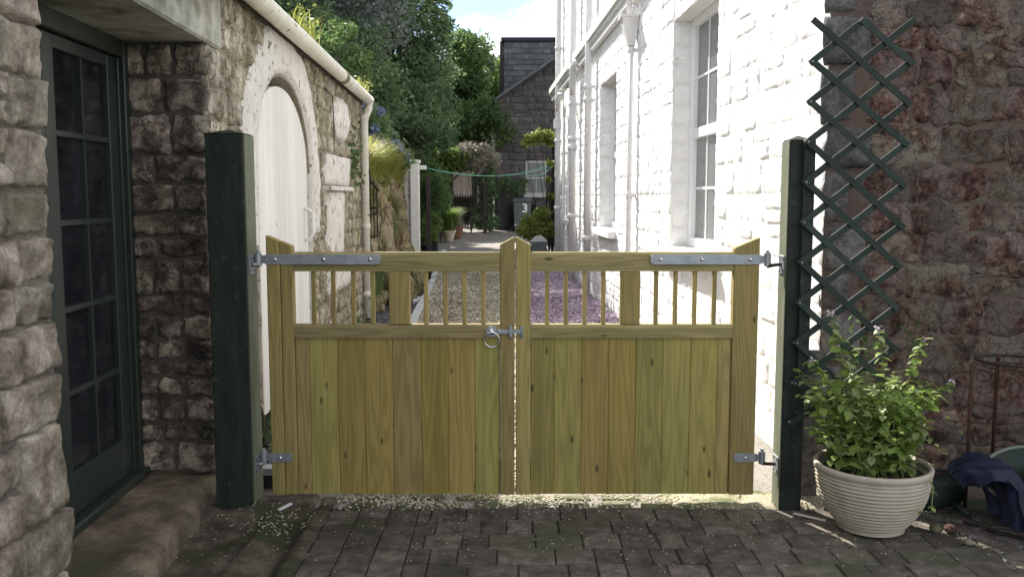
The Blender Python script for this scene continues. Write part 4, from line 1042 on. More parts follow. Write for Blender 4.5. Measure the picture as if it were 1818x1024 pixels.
# ================================================================== FOLIAGE TOOLS
def rot_basis(g, n, up=0.0):
    nrm = g.normal(0, 1, (n, 3)); nrm[:, 2] += up; nrm /= np.linalg.norm(nrm, axis=1)[:, None]
    r = g.normal(0, 1, (n, 3)); u = np.cross(nrm, r); u /= np.linalg.norm(u, axis=1)[:, None]
    return nrm, u, np.cross(nrm, u)
def leaves(name, P, size, mat, g, parent=None, up=.6, asp=.55, **pr):
    n = len(P); nrm, u, w = rot_basis(g, n, up)
    s = g.uniform(size * .6, size * 1.3, n)[:, None]
    V = np.stack([P - u * s, P + w * s * asp + nrm * s * .12, P + u * s, P - w * s * asp + nrm * s * .12], 1).reshape(-1, 3)
    F_ = np.arange(n * 4).reshape(n, 4)
    return np_mesh(name, V, F_, mat, parent=parent, **pr)
def crown_pts(g, blobs, n, fill=.45, clump=.0):
    """points spread through the shells of several overlapping clumps"""
    vol = np.array([b[3] ** 2 for b in blobs]); vol = vol / vol.sum(); out = []
    for (x, y, z, r), f in zip(blobs, vol):
        m = max(8, int(n * f)); d = g.normal(0, 1, (m, 3)); d /= np.linalg.norm(d, axis=1)[:, None]
        rad = r * (fill + (1 - fill) * g.random(m) ** .6) * (1 + .12 * g.normal(0, 1, m))
        q = np.array([x, y, z]) + d * rad[:, None] * np.array([1, 1, .82])
        ph = g.uniform(0, 6.28, 3)
        q = q + r * .16 * np.sin(q[:, [1, 2, 0]] * (5.5 / r ** .5) + ph) + r * .09 * np.sin(q[:, [2, 0, 1]] * (13 / r ** .5) + ph * 2)
        out.append(q)
    return np.concatenate(out)
def mkblobs(r, c, R3, n, br):
    """random sub-clumps inside an ellipsoid of radii R3"""
    out = []
    while len(out) < n:
        p = [r.uniform(-1, 1) for _ in range(3)]
        l = math.sqrt(sum(q * q for q in p))
        if l > 1 or l < .25: continue
        out.append((c[0] + p[0] * R3[0], c[1] + p[1] * R3[1], c[2] + p[2] * R3[2], br * r.uniform(.6, 1.25)))
    return out
def tree(name, base, c, R3, nb, br, n, size, mat, seed, label, cat='tree', group=None, tr=.22, asp=.55, extra=()):
    r = random.Random(seed); g = np.random.default_rng(seed)
    t = empty(name, base, label, cat, group)
    bl = mkblobs(r, c, R3, nb, br) + list(extra)
    leaves('crown', crown_pts(g, bl, n, fill=.65), size, mat, g, parent=t, asp=asp)
    tk = MB(); b = Vector(base); top = Vector(c) + Vector((0, 0, -R3[2] * .2))
    m1 = b.lerp(top, .5) + Vector((r.uniform(-.15, .15), 0, 0))
    tk.tube([b - Vector((0, 0, .3)), b.lerp(top, .2), m1, top], [tr * 1.3, tr, tr * .8, tr * .4], 9)
    for i in range(min(7, len(bl))):
        q = Vector(bl[i][:3]); s = b.lerp(top, r.uniform(.45, .9))
        tk.tube([s, s.lerp(q, .5) + Vector((0, 0, -.1)), q], [tr * .35, tr * .22, tr * .08], 6)
    tk.build('trunk', M['trunk'], t, smooth=True)
    return t
def hz(x, y): return hill(x, y)

# ================================================================== DARK HOUSE at the lane's end
DY = 28.6
dh = empty('dark_stone_house', (1.5, DY + 2, .5), 'dark stone house closing the lane, with slate hung tower and small window', 'house')
base_z = gz(DY) - .15
EX = -.55
def roofz(x): return 4.46 + .683 * (x + .60)
def gabz(x): return roofz(x) - .04
pts = [(EX, DY, base_z), (4.4, DY, base_z), (4.4, DY, gabz(4.4)), (EX, DY, gabz(EX))]
MB().prism(pts, (0, 6, 0)).build('wall_core', M['dark_mortar'], dh)
fDk = lambda a, z, o: Vector((a, DY - o, z))
wr = (.43, 1.09, 1.60, 2.66)
rd = random.Random(61)
rects = [q for q in lay(EX, 2.3, base_z, 6.6, .17, .26, .25, .55, rd, [wr]) if q[2] < gabz((q[0] + q[1]) / 2) - .05]
set_stones(rects, fDk, dh, M['dark_stone'], 'wall_stone', .014, .022, 5, 4, maxparts=280, gap=.006, fq=5, clip=lambda a: gabz(a), jit=1.6, sink=-.008, rim=.02)
MB().prism([(-.72, DY - .18, roofz(-.72) - .03), (4.4, DY - .18, roofz(4.4) - .03), (4.4, DY - .18, roofz(4.4) + .08), (-.72, DY - .18, roofz(-.72) + .08)], (0, 6.3, 0)).build('roof', M['slate'], dh)
MB().prism([(-.72, DY - .20, roofz(-.72) - .08), (4.4, DY - .20, roofz(4.4) - .08), (4.4, DY - .20, roofz(4.4) - .0), (-.72, DY - .20, roofz(-.72) - .0)], (0, .018, 0)).build('barge_board', M['roof_dark'], dh)
# eaves side: lean-to roof edge, dark boards, white downpipe
MB().box(-.80, -.60, DY + .0, DY + .15, 2.9, 4.36).build('side_boarding', M['roof_dark'], dh)
MB().tube([(-.66, DY - .08, gz(DY)), (-.66, DY - .08, 4.2)], .05, 8).build('drainpipe', M['roof_dark'], dh)
MB().tube([(-.58, DY - .1, 3.0), (-.59, DY - .1, 3.55)], .07, 8).build('drainpipe', M['pipe'], dh)
MB().box(-.50, -.10, DY - .045, DY - .0, base_z, 2.7).build('buttress_stone', M['dark_stone'], dh, bevel=.02)
w0 = MB().box(wr[0], wr[0] + .05, DY - .03, DY + .06, wr[2], wr[3]).build('window', M['curtain'], dh)
for bx in ((wr[1] - .05, wr[1], wr[2], wr[3]), (wr[0] + .051, wr[1] - .051, wr[2], wr[2] + .06), (wr[0] + .051, wr[1] - .051, wr[3] - .06, wr[3]), (wr[0] + .051, wr[1] - .051, 2.10, 2.15)):
    MB().box(bx[0], bx[1], DY - .03, DY + .06, bx[2], bx[3]).build('frame', M['curtain'], w0)
MB().box(wr[0] + .33, wr[0] + .35, DY - .025, DY - .017, wr[2] + .061, 2.099).build('glazing_bar', M['curtain'], w0)
MB().box(wr[0] + .05, wr[1] - .05, DY - .016, DY - .006, wr[2] + .06, wr[3] - .06).build('pane', M['net'], w0)
MB().box(wr[0] - .06, wr[1] + .06, DY - .10, DY + .0, wr[2] - .08, wr[2]).build('sill', M['curtain'], dh)
# slate hung tower
TYw = 32.0; tx0, tx1, tz0, tz1 = -.28, 2.4, 4.2, 6.9
MB().box(tx0, tx1, TYw, TYw + 2.5, tz0, tz1).build('tower_core', M['roof_dark'], dh)
MB().box(tx0 - .10, tx1, TYw - .09, TYw + 2.6, tz1 + .001, tz1 + .13).build('tower_roof', M['roof_dark'], dh)
MB().prism([(tx0 - .045, TYw - .01, tz0 + .2), (tx0 - .02, TYw - .01, tz0 + .2), (tx0 - .02, TYw - .01, tz1 - .1), (tx0 - .045, TYw - .01, tz1 - .1)], (0, 2.4, 0)).build('side_render', M['quoin'], dh)
MB().box(tx0 - .14, tx0 - .055, TYw - .05, TYw + 2.5, tz0 + .8, tz1).build('corner_board', M['roof_dark'], dh)
rs_ = random.Random(71); row = 0; z = tz1 - .02
while z > tz0 + .4:
    x = tx0 + .002 - (.15 if row % 2 else 0)
    while x < 1.9:
        w = .30
        xa, xb = max(x, tx0), x + w
        if xb - xa > .05:
            MB().prism([(xa + .005, TYw - .035 + rs_.uniform(-.004, .004), z - .2 + rs_.uniform(-.006, .006)), (xb - .005, TYw - .035, z - .2 + rs_.uniform(-.006, .006)), (xb - .005, TYw - .012, z), (xa + .005, TYw - .012, z)], (0, .011, 0)).build('slate', M['slate'], dh)
        x += w
    z -= .19; row += 1

# ================================================================== BANK, RAILING, LEFT SIDE OF THE LANE
bk = empty('retaining_wall', (-1.85, 13, 0), 'old mossy retaining wall with leaning stones, past the downpipe', 'wall')
def fB(a, z, o): return Vector((-1.86 - .0 * (a - 11) - .10 * z + .035 * (a - 11) + o, a, z))
mb = MB(); core(mb, fB, 10.95, 15.3, -.05, 1.95, [], .6); mb.build('bank_core', M['earth'], bk)
rb_ = random.Random(81)
set_stones(lay(10.95, 15.3, 0, 1.93, .18, .32, .3, .6, rb_), fB, bk, M['mossy'], 'wall_stone', .07, .05, 5, 4, gap=.012, fq=5, jit=1.5, key=lambda q: q[0])
for (a, z1_, r, lean, fwd) in ((12.6, 1.75, .19, .34, .10), (13.9, 1.85, .17, .42, .16), (13.2, 1.5, .13, .36, .14)):
    pts = []; rr_ = []
    for k in range(9):
        t = k / 8; pts.append(fB(a + .03 * math.sin(k * 2.1), z1_ * t, fwd + .12 + .05 * math.sin(k * 1.3) - lean * t * .6)); rr_.append(r * (1 - .35 * t) * (1 + .12 * math.sin(k * 2.7)))
    o = MB().tube(pts, rr_, 12)
    o.v = [tuple(Vector(p) + Vector((1, 1, 0)) * .035 * noise.noise(Vector(p) * 5)) for p in o.v]
    o.build('leaning_boulder', M['mossy'], bk, smooth=True)
rl_ = empty('stair_railing', (-1.85, 11.6, .9), 'thin dark iron stair railing behind the downpipe', 'railing')
MB().tube([at(650, 275, 12.0), at(658, 322, 11.9), at(672, 338, 11.6)], .018, 8).build('handrail', M['dark_metal'], rl_)
for u in (652, 657, 663, 669):
    a = at(u, 300 + (u - 650) * 1.6, 11.85); MB().tube([a, Vector((a.x, a.y, 1.0))], .009, 6).build('baluster', M['dark_metal'], rl_)
wp = empty('white_pillar', (-1.6, 15.4, 0), 'white painted pillar with square post at the end of the mossy wall', 'pillar')
x0 = at(713, 400, 15.4).x; x1 = at(729, 400, 15.4).x
def fP(a, z, o): return Vector((a, 15.32 - o, z))
MB().box(x0, x1 + .0, 15.33, 15.9, -.05, 2.0).build('render_panel', M['plaster'], wp, bevel=.02)
x2 = at(730, 400, 15.3).x; x3 = at(745, 400, 15.3).x
MB().box(x2, x3, 15.25, 15.40, -.05, 2.10).build('post_shaft', M['white_paint'], wp, bevel=.008)
MB().box(x2 - .02, x3 + .02, 15.23, 15.42, 2.10, 2.15).build('cap', M['white_paint'], wp, bevel=.008)
MB().box(x3 + .001, x3 + .12, 15.28, 15.36, 1.99, 2.06).build('line_bracket', M['white_paint'], wp, bevel=.006)
MB().box(x3 + .03, x3 + .10, 16.2, 16.3, 0, 1.9).build('rear_stake', M['dark_metal'], wp)

# grass and ferns on the bank
def blades(name, P, L_, w, mat, g, parent=None, spread=.6, **pr):
    n = len(P); a = g.uniform(0, 2 * np.pi, n); d = np.stack([np.cos(a), np.sin(a), np.zeros(n)], 1)
    s = g.uniform(.3, 1, n)[:, None] * spread; L__ = g.uniform(L_ * .5, L_ * 1.2, n)[:, None]; up = np.array([0, 0, 1.0])
    side = np.cross(d, up) * w
    p1 = P + up * L__ * .5 + d * L__ * s * .3; p2 = P + up * L__ * .75 + d * L__ * s * .9
    V = np.stack([P - side, P + side, p1 + side * .8, p1 - side * .8, p2 + side * .15, p2 - side * .15], 1).reshape(-1, 3)
    b = (np.arange(n) * 6)[:, None]
    F_ = np.concatenate([b + np.array([0, 1, 2, 3]), b + np.array([3, 2, 4, 5])])
    return np_mesh(name, V, F_, mat, parent=parent, **pr)
g = np.random.default_rng(9)
n = 4200; y_ = g.uniform(11.2, 15.2, n); x_ = -1.95 - g.exponential(.22, n) + .035 * (y_ - 11)
z_ = 1.85 + np.minimum(.25, (-2.0 - x_) * .4)
blades('bank_grass', np.stack([x_, y_, z_], 1), .52, .009, M['grass'], g, spread=1.05, kind='stuff', label='long yellow green grass along the top of the mossy wall', cat='grass')
n = 500; y_ = g.uniform(11.6, 14.8, n); x_ = -1.98 + .035 * (y_ - 11) + g.uniform(-.05, .06, n)
blades('hanging_grass', np.stack([x_, y_, 1.3 + .5 * g.random(n)], 1), .22, .007, M['grass'], g, spread=1.3, kind='stuff', label='straw grass tufts hanging down the mossy wall face', cat='grass')
# hydrangea
hy = empty('hydrangea', (-2.35, 14.2, 1.9), 'hydrangea with blue flower heads above the mossy wall', 'shrub')
hb = [(-2.35, 14.3, 2.35, .42), (-2.0, 14.6, 2.2, .32), (-2.6, 14.5, 2.6, .35), (-2.15, 14.2, 2.65, .28)]
leaves('foliage', crown_pts(g, hb, 1700), .065, M['leaf_dark'], g, parent=hy)
for k in range(30):
    b = hb[k % 4]; d = np.array([rnd.uniform(-1, 1), -abs(rnd.uniform(.2, 1)), rnd.uniform(-.6, 1)]); d /= np.linalg.norm(d)
    c = np.array(b[:3]) + d * b[3] * 1.03; m = 46
    q = g.normal(0, 1, (m, 3)); q /= np.linalg.norm(q, axis=1)[:, None]
    leaves('flower_head', c + q * rnd.uniform(.055, .08), .028, M['hydrangea'], g, parent=hy, asp=.9)
tk = MB()
for b in hb: tk.tube([(-2.35, 14.3, 1.8), (b[0], b[1], b[2])], [.03, .012], 6)
tk.build('stem', M['trunk'], hy)
# ferns and weeds at wall foot, weeds behind the gutter
n = 260; y_ = g.uniform(10.9, 11.6, n)
blades('wall_fern', np.stack([g.normal(-1.72, .07, n), y_, g.normal(.45, .15, n)], 1), .22, .006, M['leaf_mid'], g, spread=1.6, kind='stuff', label='small ferns growing round the foot of the downpipe', cat='fern')
for (y0, zz, nn, lab) in ((7.0, 2.76, 60, 'dry weed standing in the gutter near the arched door'), (10.4, 2.70, 70, 'pale flowering weed in the gutter end above the downpipe')):
    ww = empty('gutter_weed', (LW(y0) + .05, y0, zz), lab, 'weed')
    P = np.stack([g.normal(LW(y0) + .06, .03, nn), g.normal(y0, .16, nn), np.full(nn, zz - .05)], 1)
    blades('stem', P, .26, .005, M['grass'], g, parent=ww, spread=.7)
    leaves('foliage', P + np.array([0, 0, .14]) + g.normal(0, .05, (nn, 3)), .02, M['leaf_lime'], g, parent=ww)
n = 150; leaves('wall_weed', np.stack([LW(9.9) + g.uniform(.0, .07, n), g.normal(9.95, .16, n), g.normal(1.95, .16, n)], 1), .035, M['leaf_mid'], g, kind='stuff', label='tuft of green weed on the wall between boulder and downpipe', cat='weed')
# bed plants seen through the balusters
n = 700; y_ = g.uniform(13.5, 17.5, n)
leaves('bed_ground_cover', np.stack([-1.46 - .04 * (y_ - 15) - g.uniform(0, .36, n), y_, .04 + g.gamma(2, .05, n)], 1), .035, M['leaf_mid'], g, kind='stuff', label='low green ground cover in the bed beside the edging', cat='ground cover')
n = 500; y_ = g.uniform(5.0, 10.5, n)
leaves('wall_foot_weeds', np.stack([LW(y_) + .03 + g.exponential(.05, n), y_, .02 + g.gamma(1.5, .04, n)], 1), .028, M['leaf_mid'], g, kind='stuff', label='small weeds along the foot of the left wall', cat='weeds')

# ================================================================== TREES
def P3(u, v, Y): p = at(u, v, Y); return (p.x, p.y, p.z)
c = P3(560, 20, 20.5); tree('dark_tree', (c[0], c[1], hz(c[0], c[1])), (c[0], c[1], c[2] + .6), (2.3, 2.2, 2.3), 26, .85, 42000, .055, M['leaf_copper'], 101, 'dusky purple leaved tree, leftmost behind the white gutter', group=None, tr=.25)
c = P3(690, 70, 26); tree('broadleaf_tree', (c[0] - .5, c[1], hz(c[0], c[1])), (c[0] - .45, c[1], c[2] + .5), (1.55, 2.0, 3.0), 34, .7, 62000, .065, M['leaf_dark'], 102, 'big dark green tree in the middle of the wooded bank', tr=.3,
       extra=[P3(778, 6, 26) + (.38,), P3(786, 40, 26) + (.33,), P3(752, 60, 26) + (.8,), P3(760, 130, 26) + (.8,), P3(700, 150, 26) + (.9,), P3(640, 140, 26) + (.9,), P3(740, -20, 26) + (.7,)])
c = P3(800, 130, 31); tree('broadleaf_tree', (c[0], c[1], hz(c[0], c[1])), c, (1.0, 1.3, 1.5), 16, .62, 26000, .06, M['leaf_mid'], 103, 'sunlit mid green tree right of the big dark tree', tr=.16,
       extra=[P3(815, 75, 31) + (.45,), P3(822, 110, 31) + (.5,), P3(785, 90, 31) + (.6,), P3(800, 190, 31) + (.8,), P3(835, 190, 31) + (.6,)])
c = P3(845, 115, 37); tree('small_tree', (c[0], c[1], hz(c[0], c[1])), c, (.45, .6, .8), 7, .38, 7000, .06, M['leaf_dark'], 104, 'small bluish tree against the sky beside the house roof', tr=.10, extra=[P3(838, 75, 37) + (.22,), P3(856, 118, 37) + (.3,)])
c = P3(868, 175, 40); tree('broadleaf_tree', (c[0], c[1], hz(c[0], c[1])), c, (1.1, 1.0, 1.3), 14, .6, 20000, .07, M['leaf_bright'], 105, 'bright green tree touching the left edge of the dark house', tr=.14, extra=[P3(870, 140, 40) + (.4,), P3(855, 215, 40) + (.9,)])
c = P3(790, 232, 29); tree('evergreen_shrub', (c[0], c[1], hz(c[0], c[1])), c, (1.7, 1.0, .9), 18, .6, 30000, .055, M['leaf_mid'], 106, 'broad dark shrub below the trees, above the pergola climber', cat='shrub', tr=.10)
c = P3(700, 215, 24); tree('evergreen_shrub', (c[0], c[1], hz(c[0], c[1])), c, (1.5, 1.0, 1.0), 16, .65, 26000, .05, M['leaf_dark'], 107, 'dark shrub behind the hydrangea', cat='shrub', tr=.10)
c = P3(600, 95, 15.5); tree('young_ash_tree', (c[0], c[1], hz(c[0], c[1])), c, (.62, .6, .52), 10, .26, 3200, .04, M['leaf_mid'], 108, 'young leafy ash sapling just above the gutter', tr=.05, extra=[P3(560, 75, 15.5) + (.3,), P3(632, 120, 15.5) + (.25,), P3(560, 125, 15.5) + (.35,)])
c = P3(570, 150, 19); tree('evergreen_shrub', (c[0], c[1], hz(c[0], c[1])), c, (1.8, 1.0, 1.3), 16, .6, 22000, .05, M['leaf_dark'], 109, 'dark shrub hidden low behind the gutter', cat='shrub', tr=.10)
c = P3(480, 60, 24); tree('broadleaf_tree', (c[0], c[1], hz(c[0], c[1])), (c[0], c[1], c[2] + 1), (2.2, 1.5, 3.0), 20, .9, 22000, .075, M['leaf_dark'], 110, 'dark tree at the far left, mostly behind the outbuilding roof', tr=.2)
# far wood as one mass
g = np.random.default_rng(77)
bl = [(-3.5 - 2.2 * (i % 7) + rnd.uniform(-.5, .5), 44 + rnd.uniform(-2, 3), 3.6 + (i % 7) * .8 + rnd.uniform(-1, 1) - (i // 7) * 1.2, 1.5) for i in range(28)] + [(-1.0, 44, 3.2, 1.3), (.3, 45, 3.0, 1.5), (-1.6, 43, 2.2, 1.3)]
leaves('far_wood', crown_pts(g, bl, 42000), .11, M['leaf_mid'], g, kind='stuff', label='far mass of woodland closing the view behind the trees', cat='woodland')

# ================================================================== END OF LANE: pergola, climbers, pots, fence, bin
pg = empty('pergola', (-1.8, 27, .45), 'rustic pergola buried in climbers at the end of the lane', 'pergola')
for (u, Y) in ((800, 27.5), (861, 27.2), (752, 26.8)):
    a = at(u, 320, Y); MB().box(a.x - .05, a.x + .05, Y - .05, Y + .05, gz(Y) - .1, 2.5).build('post', M['dark_metal'], pg)
MB().bar(at(735, 300, 26.8), at(885, 300, 27.4), .09, .09).build('beam', M['trunk'], pg)
g = np.random.default_rng(12)
def climber(name, pts, n, size, mat, label, seed, cat='climber', asp=.5, stem=True):
    g = np.random.default_rng(seed); r = random.Random(seed)
    bl = [P3(*p[:3]) + (p[3],) for p in pts]
    b0 = bl[0]; t = empty(name, (b0[0], b0[1], gz(b0[1])), label, cat)
    leaves('foliage', crown_pts(g, bl, n, fill=.2), size, mat, g, parent=t, asp=asp)
    if stem:
        tk = MB()
        for b in bl: tk.tube([(b0[0], b0[1], gz(b0[1]) - .05), ((b0[0] + b[0]) / 2 + r.uniform(-.1, .1), b[1], (gz(b0[1]) + b[2]) / 2), b[:3]], [.013, .009, .005], 5)
        tk.build('stem', M['dark_metal'], t)
    return t
climber('pergola_climber', [(755, 285, 26.8, .35), (775, 280, 26.8, .4), (795, 285, 26.9, .4), (815, 280, 27, .4), (765, 305, 26.7, .35), (790, 302, 26.8, .25), (740, 280, 27, .4)], 9000, .05, M['leaf_bright'], 'green climber spread over the left half of the pergola', 201)
climber('honeysuckle', [(835, 272, 27, .38), (850, 270, 27, .38), (865, 275, 27, .36), (875, 285, 27.1, .28), (850, 290, 27, .32), (828, 290, 27, .28)], 6000, .05, M['leaf_pale'], 'pale flowering climber over the right half of the pergola', 202, asp=.3)
climber('dark_climber', [(860, 320, 27.4, .3), (868, 345, 27.6, .3), (858, 370, 27.6, .32), (870, 395, 27.6, .28), (850, 395, 27.8, .26), (866, 300, 27.4, .3)], 5200, .045, M['leaf_dark'], 'dark green climber hanging beside the house corner', 203)
climber('wall_bush', [(915, 335, 28.2, .3), (900, 325, 28.2, .28), (930, 325, 28.1, .2), (885, 335, 28.2, .3)], 900, .05, M['leaf_dark'], 'sparse dark branches trained across the house wall by the window', 209)
climber('flowering_shrub', [(762, 330, 22, .42), (768, 365, 22, .42), (758, 390, 21.6, .36), (778, 350, 23, .35), (775, 320, 23, .34), (760, 300, 22.5, .3)], 9500, .042, M['leaf_mid'], 'tall green shrub right behind the white pillar', 204)
climber('leafy_shrub', [(763, 405, 20.8, .26), (760, 420, 20.6, .22), (770, 392, 20.9, .2)], 2400, .042, M['leaf_bright'], 'light green bush growing in the black trough', 205)
rf = climber('red_flowering_bush', [(783, 335, 24, .2), (785, 350, 24, .22), (782, 365, 24, .25)], 1300, .04, M['leaf_mid'], 'bush with a few red blooms beside the pink cloth', 206)
leaves('bloom', np.array([P3(783 + rnd.uniform(-8, 8), 335 + rnd.uniform(-12, 16), 23.75) for _ in range(40)]), .035, M['red_flower'], g, parent=rf, asp=.9)
# trough and pots
def pot(name, u, v, Y, r0, r1, h, mat, label, tilt=0):
    p = at(u, v, Y); zb = gz(Y)
    t = MB().lathe([(0, 0), (r0, 0), (r1 * .98, h * .85), (r1 * 1.06, h * .86), (r1 * 1.06, h), (r1 * .94, h), (r1 * .9, h * .88), (0, h * .86)], (p.x, Y, zb), 24)
    return t.build(name, mat, loc=(p.x, Y, zb), smooth=False, label=label, cat='plant pot')
tq = at(765, 440, 21.2)
t_ = empty('black_trough', (tq.x, 21.2, gz(21.2)), 'black planting trough beside the white pillar', 'planter')
MB().box(tq.x - .17, tq.x + .17, 21.05, 21.35, gz(21.2), gz(21.2) + .26).build('body', M['black_plastic'], t_, bevel=.015)
MB().box(tq.x - .18, tq.x + .18, 21.04, 21.36, gz(21.2) + .26, gz(21.2) + .29).build('rim', M['black_plastic'], t_, bevel=.008)
pot('garden_pot', 797, 428, 24.2, .11, .19, .30, M['plant_pot'], 'cream round pot holding the leafy fern on the lane')
pot('garden_pot', 812, 424, 25.2, .12, .17, .34, M['terracotta'], 'plain terracotta pot right of the cream pot')
fp = at(797, 405, 24.2)
g = np.random.default_rng(33)
f_ = empty('potted_fern', (fp.x, 24.2, gz(24.2) + .3), 'bushy fern filling the cream pot', 'plant')
n = 1500; blades('frond', np.stack([g.normal(fp.x, .06, n), g.normal(24.2, .06, n), np.full(n, gz(24.2) + .27)], 1), .75, .010, M['leaf_bright'], g, parent=f_, spread=.75)
fp2 = at(812, 405, 25.2)
f2 = empty('potted_seedling', (fp2.x, 25.2, gz(25.2) + .3), 'wispy plant in the terracotta pot', 'plant')
n = 160; blades('stem', np.stack([g.normal(fp2.x, .05, n), g.normal(25.2, .05, n), np.full(n, gz(25.2) + .29)], 1), .35, .008, M['leaf_pale'], g, parent=f2, spread=.7)
# picket gate
FY = 30.0
pf = empty('picket_fence', (at(826, 380, FY).x, FY, gz(FY)), 'dark brown picket gate at the end of the lane', 'fence')
ps = [at(u, 370, FY).x for u in (808, 812.5, 817, 821.5, 826, 830.5, 835, 839.5, 844)]
for x in ps:
    MB().prism([(x - .025, FY, gz(FY)), (x + .025, FY, gz(FY)), (x + .025, FY, 1.55), (x, FY, 1.62), (x - .025, FY, 1.55)], (0, .02, 0)).build('picket', M['dark_metal'], pf)
for z in (.8, 1.35): MB().box(ps[0] - .05, ps[-1] + .05, FY + .021, FY + .05, z, z + .08).build('rail', M['dark_metal'], pf)
MB().box(ps[0] - .15, ps[0] - .06, FY, FY + .09, gz(FY) - .1, 1.75).build('post', M['trunk'], pf)
MB().box(ps[-1] + .06, ps[-1] + .13, FY, FY + .09, gz(FY) - .1, 2.35).build('post', M['white_paint'], pf)
# cloth hanging
cy = FY + .7; ca, cb = at(805, 305, cy), at(838, 350, cy)
mb = MB(); nn = 16
for j in range(nn + 1):
    for i in range(nn + 1):
        x = ca.x + (cb.x - ca.x) * i / nn; z = ca.z + (cb.z - ca.z) * j / nn
        mb.v.append((x + .01 * math.sin(j), cy + .025 * math.sin(i * 1.3) * (.3 + j / nn), z))
mb.f = [(j * (nn + 1) + i, j * (nn + 1) + i + 1, (j + 1) * (nn + 1) + i + 1, (j + 1) * (nn + 1) + i) for j in range(nn) for i in range(nn)]
mb.build('hanging_cloth', M['cloth_pink'], smooth=True, loc=(ca.x, cy, ca.z), label='faded pink patterned cloth hanging behind the picket gate', cat='cloth')
cp = empty('cloth_rail', (ca.x, cy, gz(cy)), 'dark rail between two stakes carrying the pink cloth', 'rail')
MB().tube([(ca.x - .1, cy, ca.z + .01), (cb.x + .1, cy, ca.z + .01)], .012, 6).build('crossbar', M['dark_metal'], cp)
for x in (ca.x - .1, cb.x + .1): MB().tube([(x, cy, gz(cy) - .1), (x, cy, ca.z + .05)], .03, 6).build('stake', M['dark_metal'], cp)
# wheelie bin
BY = 27.6; bl_, br_ = at(911, 400, BY), at(943, 400, BY); bz = gz(BY)
wb = empty('wheelie_bin', ((bl_.x + br_.x) / 2, BY + .3, bz), 'grey wheelie bin with a white number 3 against the dark house', 'bin')
bx = (bl_.x + br_.x) / 2; hw_ = (br_.x - bl_.x) / 2
MB().hexa([(bx - hw_ * .85, BY + .06, bz + .04), (bx + hw_ * .85, BY + .06, bz + .04), (bx + hw_ * .85, BY + .5, bz + .04), (bx - hw_ * .85, BY + .5, bz + .04),
           (bx - hw_, BY, bz + .93), (bx + hw_, BY, bz + .93), (bx + hw_, BY + .62, bz + .93), (bx - hw_, BY + .62, bz + .93)]).build('body', M['grey_plastic'], wb, bevel=.02)
MB().hexa([(bx - hw_ - .03, BY - .04, bz + .932), (bx + hw_ + .03, BY - .04, bz + .932), (bx + hw_ + .03, BY + .66, bz + .932), (bx - hw_ - .03, BY + .66, bz + .932),
           (bx - hw_ - .02, BY - .03, bz + .975), (bx + hw_ + .02, BY - .03, bz + .975), (bx + hw_ - .03, BY + .60, bz + 1.03), (bx - hw_ + .03, BY + .60, bz + 1.03)]).build('lid', M['grey_plastic'], wb, bevel=.01)
for s in (-1, 1): MB().tube([(bx + s * (hw_ - .02), BY + .55, bz + .1), (bx + s * (hw_ + .03), BY + .55, bz + .1)], .1, 14).build('wheel', M['black_plastic'], wb)
fc = bpy.data.curves.new('number', 'FONT'); fc.body = '3'; fc.size = .36; fc.extrude = .002; fc.offset = .008; fc.align_x = 'CENTER'
fo = bpy.data.objects.new('tmp_number', fc); C.objects.link(fo); dg = bpy.context.evaluated_depsgraph_get()
nm = bpy.data.meshes.new_from_object(fo.evaluated_get(dg)); C.objects.unlink(fo); bpy.data.objects.remove(fo)
nm.materials.append(M['white_pvc'])
child('number', nm, wb, (at(932, 380, BY).x - wb.location.x, BY + .002 - .006 - wb.location.y, .60), (math.pi / 2 + .066, 0, 0))
for (u, v) in ((925, 388), (915, 399)):
    a = at(u, v, BY + .03); MB().prism([(a.x - .03, BY + .02, a.z - .02), (a.x + .01, BY + .02, a.z - .035), (a.x + .035, BY + .012, a.z + .015), (a.x, BY + .012, a.z + .03)], (0, .004, 0)).build('sticker', M['white_pvc'], wb)
MB().box(bx + hw_ + .12, bx + hw_ + .65, BY + .25, BY + .8, bz + .03, bz + .9).build('recycling_bin', M['black_plastic'], loc=(bx + hw_ + .4, BY + .5, bz), bevel=.03, label='second dark bin half hidden right of the numbered bin', cat='bin')
# green pole, vine, shrub, domed box at right
gp = at(981, 300, 20.75)
po = empty('green_pole', (gp.x, 20.7, gz(20.7)), 'dark green pole at the far corner of the white wall', 'pole')
MB().box(gp.x - .035, gp.x + .035, 20.66, 20.73, gz(20.7) - .1, 2.9).build('shaft', M['green_post'], po)
MB().box(gp.x - .05, gp.x + .05, 20.65, 20.74, 2.9, 2.93).build('cap', M['green_post'], po)
climber('vine', [(976, 250, 20.5, .14), (960, 243, 20.5, .18), (945, 248, 20.5, .17), (972, 238, 20.5, .14), (932, 256, 20.4, .10), (976, 290, 20.5, .1), (972, 320, 20.5, .09), (976, 350, 20.5, .11), (968, 375, 20.4, .14)], 1700, .042, M['leaf_lime'], 'yellow green vine arching from the green pole', 207)
climber('leafy_shrub', [(945, 398, 19.6, .24), (960, 385, 19.8, .22), (930, 408, 19.4, .16), (968, 410, 19.6, .22), (950, 415, 19.5, .22)], 4200, .038, M['leaf_lime'], 'low bright bush at the foot of the green pole', 208, cat='shrub')
db = at(957, 430, 18.6)
dm = empty('domed_box', (db.x, 18.6, gz(18.6)), 'small grey garden box with a domed lid by the white wall', 'box')
MB().box(db.x - .16, db.x + .16, 18.5, 18.75, gz(18.6), .62).build('body', M['grey_plastic'], dm, bevel=.01)
MB().prism([(db.x - .18 + .36 * i / 12, 18.49, .62 + .12 * math.sin(math.pi * i / 12)) for i in range(13)], (0, .27, 0)).build('lid', M['edging'], dm)
